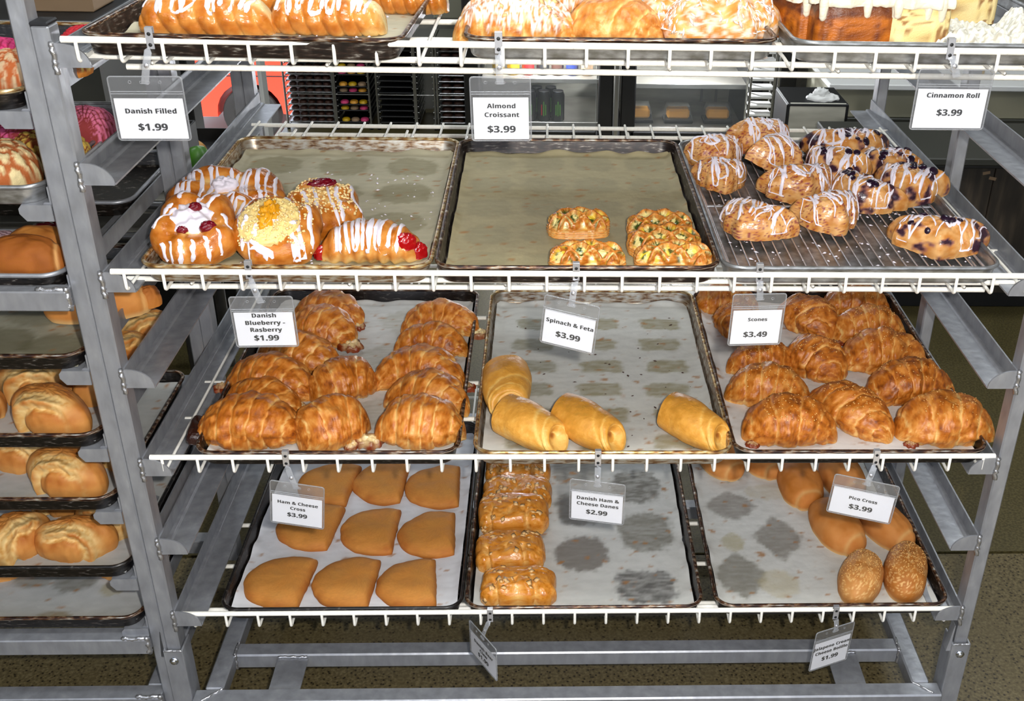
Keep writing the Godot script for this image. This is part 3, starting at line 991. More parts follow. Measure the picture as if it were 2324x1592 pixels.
func build_left_rack() -> void:
	var t := thing("bread_rack", "taller grey aluminium pan rack at the left, full of rolls and sweet breads", "rack", Vector3(-0.406, 0, -0.5))
	var o := Vector3(0.406, 0, 0.5)
	for x in [-0.0562, -0.7562]:
		for z in [-0.0185, -0.482, -1.03]:
			obj("upright", bx(Vector3.ZERO, Vector3(0.0254, 1.66, 0.036), 0.0025), M.alu, t, o + Vector3(x, 0.91, z))
	var ml := rail_mesh(1.0, 0.48, 0.046)
	var mr := rail_mesh(-1.0, 0.48, 0.046)
	var pl := MB.new()
	pl.prism(PackedVector2Array([Vector2(0, 0), Vector2(-0.040, 0), Vector2(-0.049, 0.012), Vector2(-0.049, 0.020), Vector2(-0.044, 0.026), Vector2(0, 0.026)]), 0.0, 0.003)
	var plm := pl.mesh()
	for k in 8:
		var y: float = LRIM[k] - 0.0345
		var ra := obj("rail", mr, M.alu, t, o + Vector3(-0.069, y, -0.004))
		obj("end_plate", plm, M.alu, ra, Vector3(0, -0.022, 0.002))
		obj("rail", ml, M.alu, t, o + Vector3(-0.7435, y, -0.004))
	# flat cross bars at the front, with welds
	for y in [1.008, 0.288, 0.1385]:
		var h := 0.034 if y > 0.9 else 0.036
		obj("cross_bar", bx(Vector3.ZERO, Vector3(0.674, h, 0.030 if y > 0.9 else 0.036), 0.002), M.alu, t, o + Vector3(-0.406, y - h / 2, 0.004 if y > 0.9 else -0.002))
		obj("weld", bead(Vector3(-0.115, 0.001, 0.012), Vector3(-0.069, 0.001, 0.012), 0.004, 15), M.weld, t, o + Vector3(0, y, 0))
		obj("weld", bead(Vector3(-0.0695, 0.003, 0.012), Vector3(-0.0695, -h, 0.012), 0.005, 17), M.weld, t, o + Vector3(0, y, 0))
	for z in [-0.482, -1.03]:
		obj("cross_bar", bx(Vector3.ZERO, Vector3(0.674, 0.036, 0.036), 0.002), M.alu, t, o + Vector3(-0.406, 0.12, z))
	for x in [-0.087, -0.725]:
		obj("side_rail", bx(Vector3.ZERO, Vector3(0.036, 0.036, 1.0), 0.003), M.alu, t, o + Vector3(x, 0.12, -0.52))
	for x in [-0.0562, -0.7562]:
		for z in [-0.0185, -1.03]:
			var ca := MB.new()
			ca.off = Transform3D(Basis(Vector3.FORWARD, PI / 2), Vector3.ZERO)
			ca.lathe(PackedVector2Array([Vector2(0.001, -0.014), Vector2(0.034, -0.014), Vector2(0.039, -0.009), Vector2(0.039, 0.009), Vector2(0.034, 0.014), Vector2(0.001, 0.014)]), 24)
			obj("caster", ca.mesh(), M.tyre, t, o + Vector3(x, 0.040, z))
	var lab := ["stained sheet pan of pink and whitish shell buns near the top of the left rack", "grey sheet pan of striped shell buns in the left rack", "dark sheet pan of long brown rolls behind the left rack's cross bar",
		"dark sheet pan with stained paper and one long tan roll in the left rack", "dark sheet pan of crusty split rolls, upper of three in the left rack", "dark sheet pan of crusty split rolls, middle of three in the left rack",
		"dark sheet pan of crusty split rolls, lowest of three in the left rack", "brown-rimmed sheet pan with mostly bare paper, lowest in the left rack"]
	var rim := [M.pan_old_rim, M.pan_grey, M.alu, M.pan_rim, M.pan_rim, M.pan_rim, M.pan_black, M.pan_rim]
	for k in 8:
		pan(lab[k], Vector3(LX, LRIM[k] - 0.0338, LZ), 0.0, M.pan_grey if k == 1 else M.pan_black, rim[k], Vector2(0.660, 0.188) if k == 2 else LPAN)
	pan("empty black sheet pan far back in the left rack, its grey rim facing front", Vector3(LX, LRIM[2] - 0.0338, -0.315), 0.0, M.pan_black, M.alu, Vector2(0.660, 0.30))
	var oil := lin("#6f6a50")
	for k in [2, 3, 4, 5, 6, 7]:
		var st := []
		if k == 3 or k == 7:
			st = [[0.72, 0.20, 0.13, 0.14, 2.0, oil, 0.75, 0.2], [0.91, 0.16, 0.11, 0.12, 2.0, oil, 0.7, 0.2], [0.8, 0.45, 0.11, 0.12, 2.0, oil, 0.55, 0.3], [0.5, 0.3, 0.14, 0.14, 2.0, oil, 0.6, 0.3]]
		if k == 7:
			st = [[0.745, 0.29, 0.07, 0.09, 2.0, lin("#5f5a49"), 0.7, 0.3], [0.62, 0.32, 0.07, 0.09, 2.0, lin("#6b6550"), 0.6, 0.3], [0.87, 0.23, 0.04, 0.05, 2.0, lin("#9b916a"), 0.6, 0.2], [0.745, 0.045, 0.05, 0.035, 2.0, lin("#7d6a3a"), 0.7, 0.3]]
		paper(["", "", "pale baking paper under the long brown rolls", "greasy olive baking paper with one long tan roll", "grey baking paper under the upper split rolls", "grey baking paper under the middle split rolls", "grey baking paper under the lower split rolls", "bare wrinkled baking paper on the lowest pan of the left rack"][k], Vector3(LX, LRIM[k] - 0.0338, LZ), 0.0, lin("#b7b8b6") if k != 3 else lin("#a9a590"), st, 0.008 if k == 7 else 0.004, 30 + k, 0.0, 1.0, 0.0, 1.0, 90, 60, 0.631, 0.156 if k == 2 else 0.425)

# ------------------------------------------------------------------ what stands behind the racks
func build_background() -> void:
	background_left()
	background_pan_racks()
	background_fridges()
	background_right()

func background_left() -> void:
	# work table behind the left rack: rolled steel edges of its top and under-shelf
	var t := thing("work_table", "stainless steel work table with rolled edges behind the left rack", "table", Vector3(-0.9, 0, -1.40))
	var k := 0
	for y in [0.686, 0.596]:
		obj("table_top" if k == 0 else "under_shelf", bx(Vector3(0, y, 0), Vector3(1.7, 0.006, 0.36), 0.001), M.steel, t)
		obj("rolled_edge", rod(Vector3(-0.85, y - 0.004, 0.20), Vector3(0.62, y - 0.004, 0.20), 0.011, 12), M.pipe, t)
		obj("edge_strip", bx(Vector3(-0.115, y - 0.027, 0.195), Vector3(1.47, 0.004, 0.004), 0.001), M.steel, t)
		k += 1
	for x in [-0.8, 0.55]:
		for z in [-0.15, 0.15]:
			obj("leg", rod(Vector3(x, 0, z), Vector3(x, 0.68, z), 0.018, 10), M.pipe, t)
	t = thing("plastic_crate", "black plastic crate standing on the steel work table", "crate", Vector3(-0.46, 0.689, -1.40))
	var b := MB.new()
	b.box(Vector3(0, 0.006, 0), Vector3(0.26, 0.012, 0.24), 0.003)
	for s in [-1.0, 1.0]:
		b.box(Vector3(0.127 * s, 0.065, 0), Vector3(0.006, 0.13, 0.24), 0.002)
		b.box(Vector3(0, 0.065, 0.117 * s), Vector3(0.26, 0.13, 0.006), 0.002)
	obj("crate_body", b.mesh(), M.dark, t)
	obj("crate_rim", bx(Vector3(0, 0.128, 0.121), Vector3(0.27, 0.008, 0.006), 0.002), M.black, t)
	t = thing("snack_bag", "green and yellow bag beside the black crate on the work table", "bag", Vector3(-0.285, 0.689, -1.36))
	b = MB.new()
	b.lathe(PackedVector2Array([Vector2(0.001, 0), Vector2(0.034, 0.004), Vector2(0.04, 0.03), Vector2(0.036, 0.075), Vector2(0.02, 0.10), Vector2(0.001, 0.105)]), 16)
	obj("bag_body", b.mesh(), M.green, t)
	b = MB.new()
	b.lathe(PackedVector2Array([Vector2(0.0385, 0.03), Vector2(0.0412, 0.032), Vector2(0.0408, 0.048), Vector2(0.038, 0.05)]), 16)
	obj("bag_band", b.mesh(), M.yellow, t)
	# shelf unit seen above the left rack
	t = thing("wall_counter", "grey counter with a dark shelf edge seen above the left rack", "counter", Vector3(-1.70, 0, -2.45))
	obj("counter_body", bx(Vector3(0, 0.455, 0), Vector3(1.7, 0.91, 0.5), 0.004), M.olive_dark, t)
	obj("counter_top", bx(Vector3(0, 0.935, 0.01), Vector3(1.74, 0.04, 0.54), 0.004), M.dark, t)
	obj("edge_strip", bx(Vector3(0, 0.948, 0.283), Vector3(1.74, 0.008, 0.006), 0.001), M.steel, t)
	t = thing("cardboard_box", "low tan box on the grey counter at the upper left", "box", Vector3(-1.00, 0.956, -2.40))
	obj("box_body", bx(Vector3(0, 0.05, 0), Vector3(0.26, 0.10, 0.2), 0.003), M.tan, t)
	obj("box_lid", bx(Vector3(0, 0.103, 0), Vector3(0.268, 0.012, 0.208), 0.003), M.tan, t)
	# tray of brown loaves far behind the gap by the door
	t = thing("loaf_tray", "dark tray with amber loaves beyond the left rack's back posts", "tray", Vector3(-0.56, 0.60, -1.86))
	b = MB.new()
	b.box(Vector3(0, 0.002, 0), Vector3(0.42, 0.004, 0.3), 0.001)
	b.box(Vector3(0, 0.022, 0.15), Vector3(0.42, 0.044, 0.004), 0.001)
	b.box(Vector3(0, 0.022, -0.15), Vector3(0.42, 0.044, 0.004), 0.001)
	b.box(Vector3(0.21, 0.022, 0), Vector3(0.004, 0.044, 0.3), 0.001)
	b.box(Vector3(-0.21, 0.022, 0), Vector3(0.004, 0.044, 0.3), 0.001)
	obj("tray_body", b.mesh(), M.black, t)
	obj("tray_stand", bx(Vector3(0, -0.30, 0), Vector3(0.42, 0.59, 0.28), 0.004), M.dark, t)
	k = 0
	for p in [Vector3(-0.67, 0.605, -1.85), Vector3(-0.49, 0.605, -1.83)]:
		var q := dome({"L": 0.16, "W": 0.11, "H": 0.06, "nt": 10, "na": 20, "col": func(_a, _b, y, _p): return lin("#7d5216").lerp(lin("#b98a4c"), y)})
		tag(obj_at("brown_loaf", q.mesh, M.bread, p), ["dark amber loaf in the far tray, left of two", "paler amber loaf in the far tray, right of two"][k], "bread")
		k += 1
	# the red truck in the yard
	t = thing("pickup_truck", "red pickup truck in the sunlight outside the open door", "truck", Vector3(-2.93, -2.33, -11.9))
	b = MB.new()
	var prof := PackedVector2Array([Vector2(-0.9, 0.32), Vector2(-0.24, 0.32)])
	for i in 13:
		var g := PI - PI * i / 12.0
		prof.append(Vector2(0.14 + 0.38 * cos(g), 0.36 + 0.36 * sin(g)))
	prof.append_array(PackedVector2Array([Vector2(0.9, 0.32), Vector2(0.95, 0.75), Vector2(0.9, 0.98), Vector2(-0.9, 1.0)]))
	b.prism(prof, -0.85, 0.85)
	obj("body", b.mesh(), M.truck, t)
	b = MB.new()
	b.prism(PackedVector2Array([Vector2(-0.9, 1.0), Vector2(0.35, 0.985), Vector2(0.1, 1.5), Vector2(-0.9, 1.55)]), -0.75, 0.75)
	obj("cab", b.mesh(), M.truck, t)
	obj("side_window", bx(Vector3(-0.4, 1.25, 0.755), Vector3(0.7, 0.36, 0.01), 0.004), M.dark, t)
	obj("badge", bx(Vector3(0.32, 0.90, 0.853), Vector3(0.16, 0.04, 0.006), 0.002), M.white, t)
	obj("trim_line", bx(Vector3(0.0, 0.80, 0.852), Vector3(1.8, 0.012, 0.006), 0.001), M.dark, t)
	for z in [0.74, -0.74]:
		b = MB.new()
		b.off = Transform3D(Basis(Vector3.RIGHT, PI / 2), Vector3(0.14, 0.33, z))
		b.lathe(PackedVector2Array([Vector2(0.2, -0.10), Vector2(0.31, -0.10), Vector2(0.33, -0.07), Vector2(0.33, 0.07), Vector2(0.31, 0.10), Vector2(0.2, 0.10), Vector2(0.19, 0.07)]), 32)
		var w := obj("wheel", b.mesh(), M.tyre, t)
		b = MB.new()
		b.off = Transform3D(Basis(Vector3.RIGHT, PI / 2), Vector3(0.14, 0.33, z))
		b.lathe(PackedVector2Array([Vector2(0.001, 0.06), Vector2(0.05, 0.06), Vector2(0.09, 0.04), Vector2(0.19, 0.07), Vector2(0.2, -0.07), Vector2(0.001, -0.07)]), 24)
		obj("hub", b.mesh(), M.chrome, w)

func background_pan_racks() -> void:
	# narrow half-height pan racks along the back: posts, ledges, trays with buns
	var spec := [
		# x0, x1, tray pitch, kind, label
		[-0.690, -0.440, 0.0315, 0, "narrow pan rack filled with brown rolls, nearest the open door"],
		[-0.432, -0.255, 0.0315, 1, "narrow pan rack with pink and yellow shell buns, second from the door"],
		[-0.215, -0.020, 0.0315, 2, "narrow pan rack of dark bare trays, third from the door"],
		[-0.012, 0.085, 0.0315, 3, "narrow empty pan rack, fourth from the door"],
		[0.100, 0.255, 0.0315, 4, "narrow pan rack with dark buns right beside the fridge"]]
	var z := -4.1
	var seed_i := 0
	for s in spec:
		var x0: float = s[0]
		var x1: float = s[1]
		var w := x1 - x0
		var t := thing("pan_rack", s[4], "rack", Vector3((x0 + x1) / 2, 0, z - 0.16), 0.0, "")
		for x in [-w / 2, w / 2]:
			for zz in [0.16, -0.16]:
				obj("post", bx(Vector3(x, 0.235, zz), Vector3(0.010, 0.44, 0.012), 0.002), M.zinc, t)
			obj("foot", rod(Vector3(x, 0.0, 0.16), Vector3(x, 0.02, 0.16), 0.009, 8), M.tyre, t)
			obj("foot", rod(Vector3(x, 0.0, -0.16), Vector3(x, 0.02, -0.16), 0.009, 8), M.tyre, t)
		obj("top_bar", bx(Vector3(0, 0.455, 0), Vector3(w + 0.01, 0.010, 0.33), 0.002), M.zinc, t)
		obj("middle_bar", bx(Vector3(0, 0.186, 0.163), Vector3(w, 0.004, 0.004), 0.001), M.zinc, t)
		obj("back_panel", bx(Vector3(0, 0.235, -0.168), Vector3(w, 0.43, 0.004), 0.001), M.dark if s[3] != 3 else M.zinc, t)
		var ledge := bx(Vector3.ZERO, Vector3(0.008, 0.004, 0.31), 0.001)
		var tray := bx(Vector3.ZERO, Vector3(w - 0.014, 0.007, 0.30), 0.002)
		for i in 13:
			var y := 0.034 + i * float(s[2])
			obj("ledge", ledge, M.zinc, t, Vector3(-w / 2 + 0.008, y - 0.006, 0))
			obj("ledge", ledge, M.zinc, t, Vector3(w / 2 - 0.008, y - 0.006, 0))
			if s[3] == 3:
				continue
			var bare: bool = s[3] == 1 and i % 3 == 1
			if bare:
				continue
			var tr := obj("tray", tray, M.pan_grey if s[3] == 0 or s[3] == 4 else M.dark, t, Vector3(0, y, 0))
			if s[3] == 2:
				continue
			var n := 5 if s[3] == 0 else 3 if s[3] == 1 else 2
			for j in n:
				var bw := (w - 0.03) / n
				var p := dome({"L": bw * 0.92, "W": 0.05, "H": 0.016, "nt": 5, "na": 12})
				var m: Material = M.brown
				if s[3] == 1:
					m = [M.yellow, M.gold, M.pink, M.tan][(i * 2 + j * 3 + i / 4) % 4]
				tag(obj_at("small_bun", p.mesh, m, Vector3((x0 + x1) / 2 - (w - 0.03) / 2 + bw * (j + 0.5), y + 0.0035, z - 0.04)), ["small dark brown roll in the pan rack nearest the door", "small coloured shell bun in the second pan rack", "", "", "small dark bun in the pan rack beside the fridge"][s[3]], "bun", ["brown rolls in the first pan rack", "shell buns in the second pan rack", "", "", "dark buns in the pan rack by the fridge"][s[3]])
		seed_i += 1
	tag(obj_at("wall_panel", bx(Vector3.ZERO, Vector3(0.5, 0.36, 0.03), 0.004), M.olive, Vector3(0.30, 0.66, -4.6)), "pale grey panel on the back wall above the pan racks", "panel")

func background_fridges() -> void:
	# two-door glass merchandiser
	var t := thing("glass_fridge", "black framed two-door glass fridge with drinks and food boxes", "fridge", Vector3(1.0, 0, -4.05))
	obj("cabinet_back", bx(Vector3(0, 0.95, -0.32), Vector3(1.42, 1.8, 0.04), 0.004), M.satin, t)
	for x in [-0.70, 0.70]:
		obj("side_panel", bx(Vector3(x, 0.95, 0), Vector3(0.05, 1.8, 0.66), 0.004), M.dark, t)
	obj("top_panel", bx(Vector3(0, 1.87, 0), Vector3(1.46, 0.08, 0.68), 0.004), M.dark, t)
	obj("kick_panel", bx(Vector3(0, 0.045, 0), Vector3(1.46, 0.09, 0.66), 0.004), M.dark, t)
	obj("middle_post", bx(Vector3(0.016, 0.96, 0.29), Vector3(0.024, 1.74, 0.06), 0.004), M.zinc, t)
	for s in [-1.0, 1.0]:
		var d := obj("door", bx(Vector3(0.016 + s * 0.055, 0.96, 0.345), Vector3(0.072, 1.74, 0.05), 0.006), M.black, t)
		obj("door_stile", bx(Vector3(s * 0.69, 0.96, 0.345), Vector3(0.075, 1.74, 0.05), 0.006), M.black, d)
		obj("glass_pane", bx(Vector3(s * 0.37, 0.98, 0.345), Vector3(0.57, 1.7, 0.012), 0.002), M.glass, d)
		obj("bottom_rail", bx(Vector3(s * 0.37, 0.115, 0.345), Vector3(0.57, 0.03, 0.05), 0.004), M.black, d)
	for y in [0.125, 0.345, 0.62]:
		obj("shelf", bx(Vector3(-0.34, y, -0.02), Vector3(0.62, 0.008, 0.5), 0.001), M.steel, t)
		obj("shelf", bx(Vector3(0.37, y - 0.02, -0.02), Vector3(0.62, 0.008, 0.5), 0.001), M.steel, t)
		obj("shelf_edge", bx(Vector3(-0.34, y, 0.235), Vector3(0.62, 0.022, 0.008), 0.001), M.zinc, t)
		obj("shelf_edge", bx(Vector3(0.37, y - 0.02, 0.235), Vector3(0.62, 0.022, 0.008), 0.001), M.zinc, t)
	for x in [-0.075, 0.10, 0.52, 0.60]:
		obj("shelf_standard", bx(Vector3(x, 0.7, -0.27 if x > 0 else 0.22), Vector3(0.012, 1.3, 0.012), 0.002), M.zinc, t)
	for x in [-0.34, 0.37]:
		obj("lamp_tube", rod(Vector3(x - 0.25, 1.80, 0.22), Vector3(x + 0.25, 1.80, 0.22), 0.012, 8), M.fluor, t)
		var l := OmniLight3D.new()
		l.name = "fridge_lamp"
		l.position = Vector3(1.0 + x, 0.60, -4.05 + 0.27)
		l.light_color = Color(0.97, 0.98, 1.0)
		l.light_energy = 1.0
		l.light_size = 0.03
		l.omni_range = 8.0
		l.omni_attenuation = 2.0
		l.shadow_enabled = true
		add_child(l, true)
		var q := SphereMesh.new()
		q.radius = 0.016
		q.height = 0.032
		obj("lamp_bulb", q, M.fluor, t, Vector3(x, 0.60, 0.27))
	# drinks cans: black with a green claw of three strokes, plain
	for i in 5:
		var c := thing("drink_can", ["tall black can with green stripes on the fridge's low shelf, left", "tall black can with green and red stripes on the fridge's low shelf", "tall black can with green stripes in the middle of the fridge's low shelf", "tall black can behind the other cans, left", "tall black can behind the other cans, right"][i], "can", Vector3(0.585 + 0.072 * (i % 3) + (0.036 if i > 2 else 0.0), 0.129, -3.86 - (0.075 if i > 2 else 0.0)))
		var b := MB.new()
		b.lathe(PackedVector2Array([Vector2(0.001, 0.004), Vector2(0.024, 0.0), Vector2(0.032, 0.008), Vector2(0.033, 0.135), Vector2(0.027, 0.150), Vector2(0.0265, 0.153)]), 20)
		obj("can_body", b.mesh(), M.black, c)
		b = MB.new()
		b.lathe(PackedVector2Array([Vector2(0.0265, 0.153), Vector2(0.0275, 0.1555), Vector2(0.0255, 0.156), Vector2(0.024, 0.151), Vector2(0.001, 0.151)]), 20)
		obj("can_lid", b.mesh(), M.chrome, c)
		for j in 3:
			obj("stripe", bx(Vector3(-0.010 + j * 0.010, 0.07 - 0.006 * absf(j - 1), 0.0322 - 0.0016 * absf(j - 1)), Vector3(0.0045, 0.075 - 0.02 * absf(j - 1), 0.0025), 0.001, Basis(Vector3.UP, (j - 1) * 0.3)), M.red if i == 1 and j == 0 else M.green, c)
	# row of packets on the upper shelf
	for i in 7:
		var c := thing("drink_bottle", ["yellow drink bottle on the fridge's upper shelf at far left", "second yellow drink bottle on the fridge's upper shelf", "dark red drink bottle left of middle on the fridge's upper shelf", "dark bottle in the middle of the fridge's upper shelf", "brown bottle on the fridge's upper shelf", "blue bottle on the fridge's upper shelf", "tan bottle by the door post on the fridge's upper shelf"][i], "bottle", Vector3(0.43 + 0.074 * i, 0.349, -3.92))
		var b := MB.new()
		b.lathe(PackedVector2Array([Vector2(0.001, 0.0), Vector2(0.028, 0.001), Vector2(0.031, 0.01), Vector2(0.031, 0.12), Vector2(0.013, 0.17), Vector2(0.013, 0.19), Vector2(0.001, 0.19)]), 16)
		obj("bottle_body", b.mesh(), [M.yellow, M.yellow, M.red, M.dark, M.brown, M.blue, M.tan][i], c)
		b = MB.new()
		b.lathe(PackedVector2Array([Vector2(0.001, 0.19), Vector2(0.015, 0.19), Vector2(0.015, 0.205), Vector2(0.001, 0.206)]), 12)
		obj("bottle_cap", b.mesh(), M.white, c)
	# sandwich boxes
	for i in 3:
		var c := thing("food_box", ["clear box with a golden sandwich behind the fridge's right door, left of three", "clear box with a golden sandwich behind the fridge's right door, middle of three", "clear box with a golden sandwich behind the fridge's right door, right of three"][i], "food box", Vector3(1.145 + 0.205 * i, 0.109, -3.95))
		obj("sandwich", bx(Vector3(0, 0.045, 0), Vector3(0.115, 0.05, 0.075), 0.01), M.gold, c)
		obj("base", bx(Vector3(0, 0.009, 0), Vector3(0.15, 0.018, 0.11), 0.004), M.dark, c)
		var b := MB.new()
		b.prism(PackedVector2Array([Vector2(-0.075, 0.018), Vector2(0.075, 0.018), Vector2(0.055, 0.088), Vector2(-0.055, 0.088)]), -0.05, 0.05)
		obj("clear_lid", b.mesh(), M.plastic, c)

func background_right() -> void:
	# tall open rack of empty pans between the fridge and the black post
	var t := thing("slide_rack", "tall open rack of bare pale shelves right of the glass fridge", "rack", Vector3(1.672, 0, -3.45))
	for x in [-0.057, 0.052, 0.072]:
		obj("post", bx(Vector3(x, 0.5, 0.04), Vector3(0.010, 1.0, 0.012), 0.002), M.zinc, t)
		obj("post", bx(Vector3(x, 0.5, -0.04), Vector3(0.010, 1.0, 0.012), 0.002), M.zinc, t)
	for i in 23:
		obj("shelf", bx(Vector3(0.0, 0.05 + i * 0.0415, 0), Vector3(0.11, 0.011, 0.08), 0.002), M.white, t)
	tag(obj_at("black_post", bx(Vector3(0, 1.0, 0), Vector3(0.075, 2.0, 0.075), 0.004), M.black, Vector3(1.80, 0, -3.50)), "square black post right of the open rack", "post")
	tag(obj_at("dark_cabinet", bx(Vector3(0, 1.0, 0), Vector3(0.60, 2.0, 0.06), 0.004), M.olive_dark, Vector3(2.28, 0, -3.52)), "dark grey cabinet side behind the steel box", "cabinet")
	# steel box on a stand, white bag on it
	t = thing("steel_bin", "brushed steel ingredient bin with black side rims behind the scones", "bin", Vector3(1.735, 0, -2.72))
	obj("front_panel", bx(Vector3(0, 0.485, 0.12), Vector3(0.222, 0.205, 0.006), 0.002), M.satin, t)
	obj("bin_body", bx(Vector3(0, 0.285, 0), Vector3(0.216, 0.57, 0.226), 0.004), M.steel, t)
	for s in [-1.0, 1.0]:
		obj("side_rim", bx(Vector3(0.116 * s, 0.29, 0.0), Vector3(0.014, 0.58, 0.24), 0.003), M.black, t)
	obj("lid", bx(Vector3(0, 0.579, 0), Vector3(0.24, 0.012, 0.25), 0.003), M.dark, t)
	t = thing("plastic_bag", "small white folded bag lying on the steel bin", "bag", Vector3(1.765, 0.585, -2.66))
	var q := dome({"L": 0.13, "W": 0.08, "H": 0.022, "nt": 10, "na": 28, "disp": func(a, b, _y): return 0.007 * fm.get_noise_2d(a * 3.0, b * 3.0)})
	obj("bag_base", q.mesh, M.white, t)
	q = dome({"L": 0.06, "W": 0.05, "H": 0.03, "nt": 10, "na": 20, "disp": func(a, b, _y): return 0.008 * fm.get_noise_2d(a * 3.0 + 4.0, b * 3.0)})
	obj("bag_fold", q.mesh, M.white, t, Vector3(-0.01, 0.014, 0))
	# beige cabinets
	t = thing("kitchen_cabinet", "beige kitchen cabinet with a pale worktop behind the wooden counter", "cabinet", Vector3(2.75, 0, -3.16))
	obj("cabinet_body", bx(Vector3(0, 0.285, -0.02), Vector3(1.74, 0.57, 0.52), 0.004), M.olive, t)
	obj("worktop", bx(Vector3(-0.01, 0.582, 0.0), Vector3(1.80, 0.024, 0.60), 0.004), M.white, t)
	obj("upper_panel", bx(Vector3(0, 0.505, 0.245), Vector3(1.74, 0.126, 0.012), 0.003), M.olive, t)
	obj("ledge", bx(Vector3(0, 0.432, 0.25), Vector3(1.74, 0.02, 0.03), 0.003), M.olive_dark, t)
	obj("recess", bx(Vector3(0, 0.408, 0.243), Vector3(1.74, 0.028, 0.01), 0.002), M.black, t)
	for i in 4:
		var d := obj("drawer", bx(Vector3(-0.655 + 0.435 * i, 0.30, 0.245), Vector3(0.427, 0.18, 0.014), 0.004), M.olive, t)
		obj("handle", rod(Vector3(-0.69 + 0.435 * i, 0.36, 0.262), Vector3(-0.61 + 0.435 * i, 0.36, 0.262), 0.004, 8), M.zinc, d)
	obj("hook", rod(Vector3(-0.53, 0.50, 0.256), Vector3(-0.525, 0.477, 0.262), 0.005, 8), M.black, t)
	t = thing("yellow_jar", "small yellow jar standing on the pale worktop at far right", "jar", Vector3(2.52, 0.594, -3.05))
	var b := MB.new()
	b.lathe(PackedVector2Array([Vector2(0.001, 0), Vector2(0.03, 0.002), Vector2(0.032, 0.06), Vector2(0.028, 0.075), Vector2(0.001, 0.076)]), 16)
	obj("jar_body", b.mesh(), M.yellow, t)
	b = MB.new()
	b.lathe(PackedVector2Array([Vector2(0.001, 0.076), Vector2(0.03, 0.076), Vector2(0.03, 0.09), Vector2(0.001, 0.091)]), 16)
	obj("jar_lid", b.mesh(), M.white, t)
	# wooden service counter
	t = thing("wooden_counter", "low counter clad in dark brown planks behind the right of the rack", "counter", Vector3(2.75, 0, -2.12))
	obj("carcass", bx(Vector3(0, 0.29, -0.03), Vector3(2.1, 0.56, 0.30), 0.003), M.dark, t)
	for i in 12:
		var pw := 0.175
		obj("plank", bx(Vector3(-1.05 + pw * (i + 0.5), 0.305, 0.125 + 0.001 * (i % 3)), Vector3(pw - 0.003, 0.49, 0.014), 0.002), M.wood, t)
	obj("counter_top", bx(Vector3(0, 0.583, 0.0), Vector3(2.16, 0.026, 0.42), 0.004), M.olive_dark, t)
	obj("top_edge", bx(Vector3(0, 0.566, 0.20), Vector3(2.16, 0.012, 0.012), 0.002), M.black, t)
	obj("kick_board", bx(Vector3(0, 0.03, 0.115), Vector3(2.1, 0.06, 0.02), 0.003), M.black, t)
	for i in 4:
		var p: Vector3 = [Vector3(-0.70, 0.515, 0.134), Vector3(-0.655, 0.520, 0.134), Vector3(-0.555, 0.52, 0.134), Vector3(-0.53, 0.50, 0.134)][i]
		obj("tape_scrap", bx(p, Vector3(0.026, 0.011, 0.0012), 0.0003, Basis(Vector3.BACK, [0.3, -0.5, 0.2, -0.2][i])), M.tan, t)

func obj_at(called: String, m: Mesh, mt: Material, at: Vector3, turn := 0.0) -> MeshInstance3D:
	var o := obj(called, m, mt)
	o.position = at
	o.rotation.y = turn
	return o

# ------------------------------------------------------------------ baked shapes
class Dome:            # a round or rounded-square piece that lies on y = 0
	var L := 0.1
	var W := 0.1
	var H := 0.05
	var ke := 2.0
	var pe := 0.85
	var qe := 0.9
	var cm := -0.3
	var under := 1.9
	var plan = null
	var disp = null

	func pos(th: float, ph: float) -> Vector3:
		var c := cos(th)
		var s := sin(th)
		var ux := signf(c) * pow(absf(c), 2.0 / ke)
		var uz := signf(s) * pow(absf(s), 2.0 / ke)
		var k: float = plan.call(th) if plan != null else 1.0
		var r := k * pow(maxf(sin(ph), 0.0), pe)
		var cp := cos(ph)
		var yy := pow(cp, qe) if cp > 0.0 else cp
		var y := (yy - cm) / (1.0 - cm)
		var p := Vector3(L * 0.5 * ux * r, H * y, W * 0.5 * uz * r)
		if disp != null:
			var n := Vector3(ux * r / L, maxf(cp, -0.3) * 0.6 / H, uz * r / W).normalized()
			p += n * float(disp.call(ux * r, uz * r, y))
		p.y = maxf(p.y, 0.0)
		return p

	func at(a: float, b: float) -> Vector3:
		var th := atan2(b, a)
		var k: float = plan.call(th) if plan != null else 1.0
		var r := minf(Vector2(a, b).length() / k, 0.999)
		return pos(th, asin(pow(r, 1.0 / pe)))

class Loft:            # a long piece along x that lies on y = 0
	var L := 0.15
	var W := 0.08
	var H := 0.06
	var bend := 0.0
	var p := 2.6
	var q := 2.0
	var disp = null

	func pos(u: float, ps: float) -> Vector3:
		var e := pow(maxf(1.0 - pow(absf(u), p), 0.0), 1.0 / q)
		var sl := atan(4.0 * bend * u / L)
		var c := cos(ps)
		var s := sin(ps)
		var n := Vector3(-sin(sl) * c, s, cos(sl) * c)
		var v := Vector3(L * 0.5 * u, 0.0, bend * u * u)
		v += n * Vector3(W * 0.5 * e, H * 0.56 * e, W * 0.5 * e)
		v.y += H * 0.44 * e
		if disp != null:
			v += n * float(disp.call(u, ps)) * minf(e * 1.6, 1.0)
		v.y = maxf(v.y, 0.0)
		return v

	func at(u: float, v: float) -> Vector3:
		return pos(u, PI / 2 - v * PI * 0.53)

func dome_of(d: Dictionary) -> Dome:
	var o := Dome.new()
	for k in ["L", "W", "H", "ke", "pe", "qe", "plan", "disp"]:
		if d.has(k):
			o.set(k, d[k])
	o.under = deg_to_rad(d.get("under", 107.0))
	o.cm = cos(o.under)
	return o

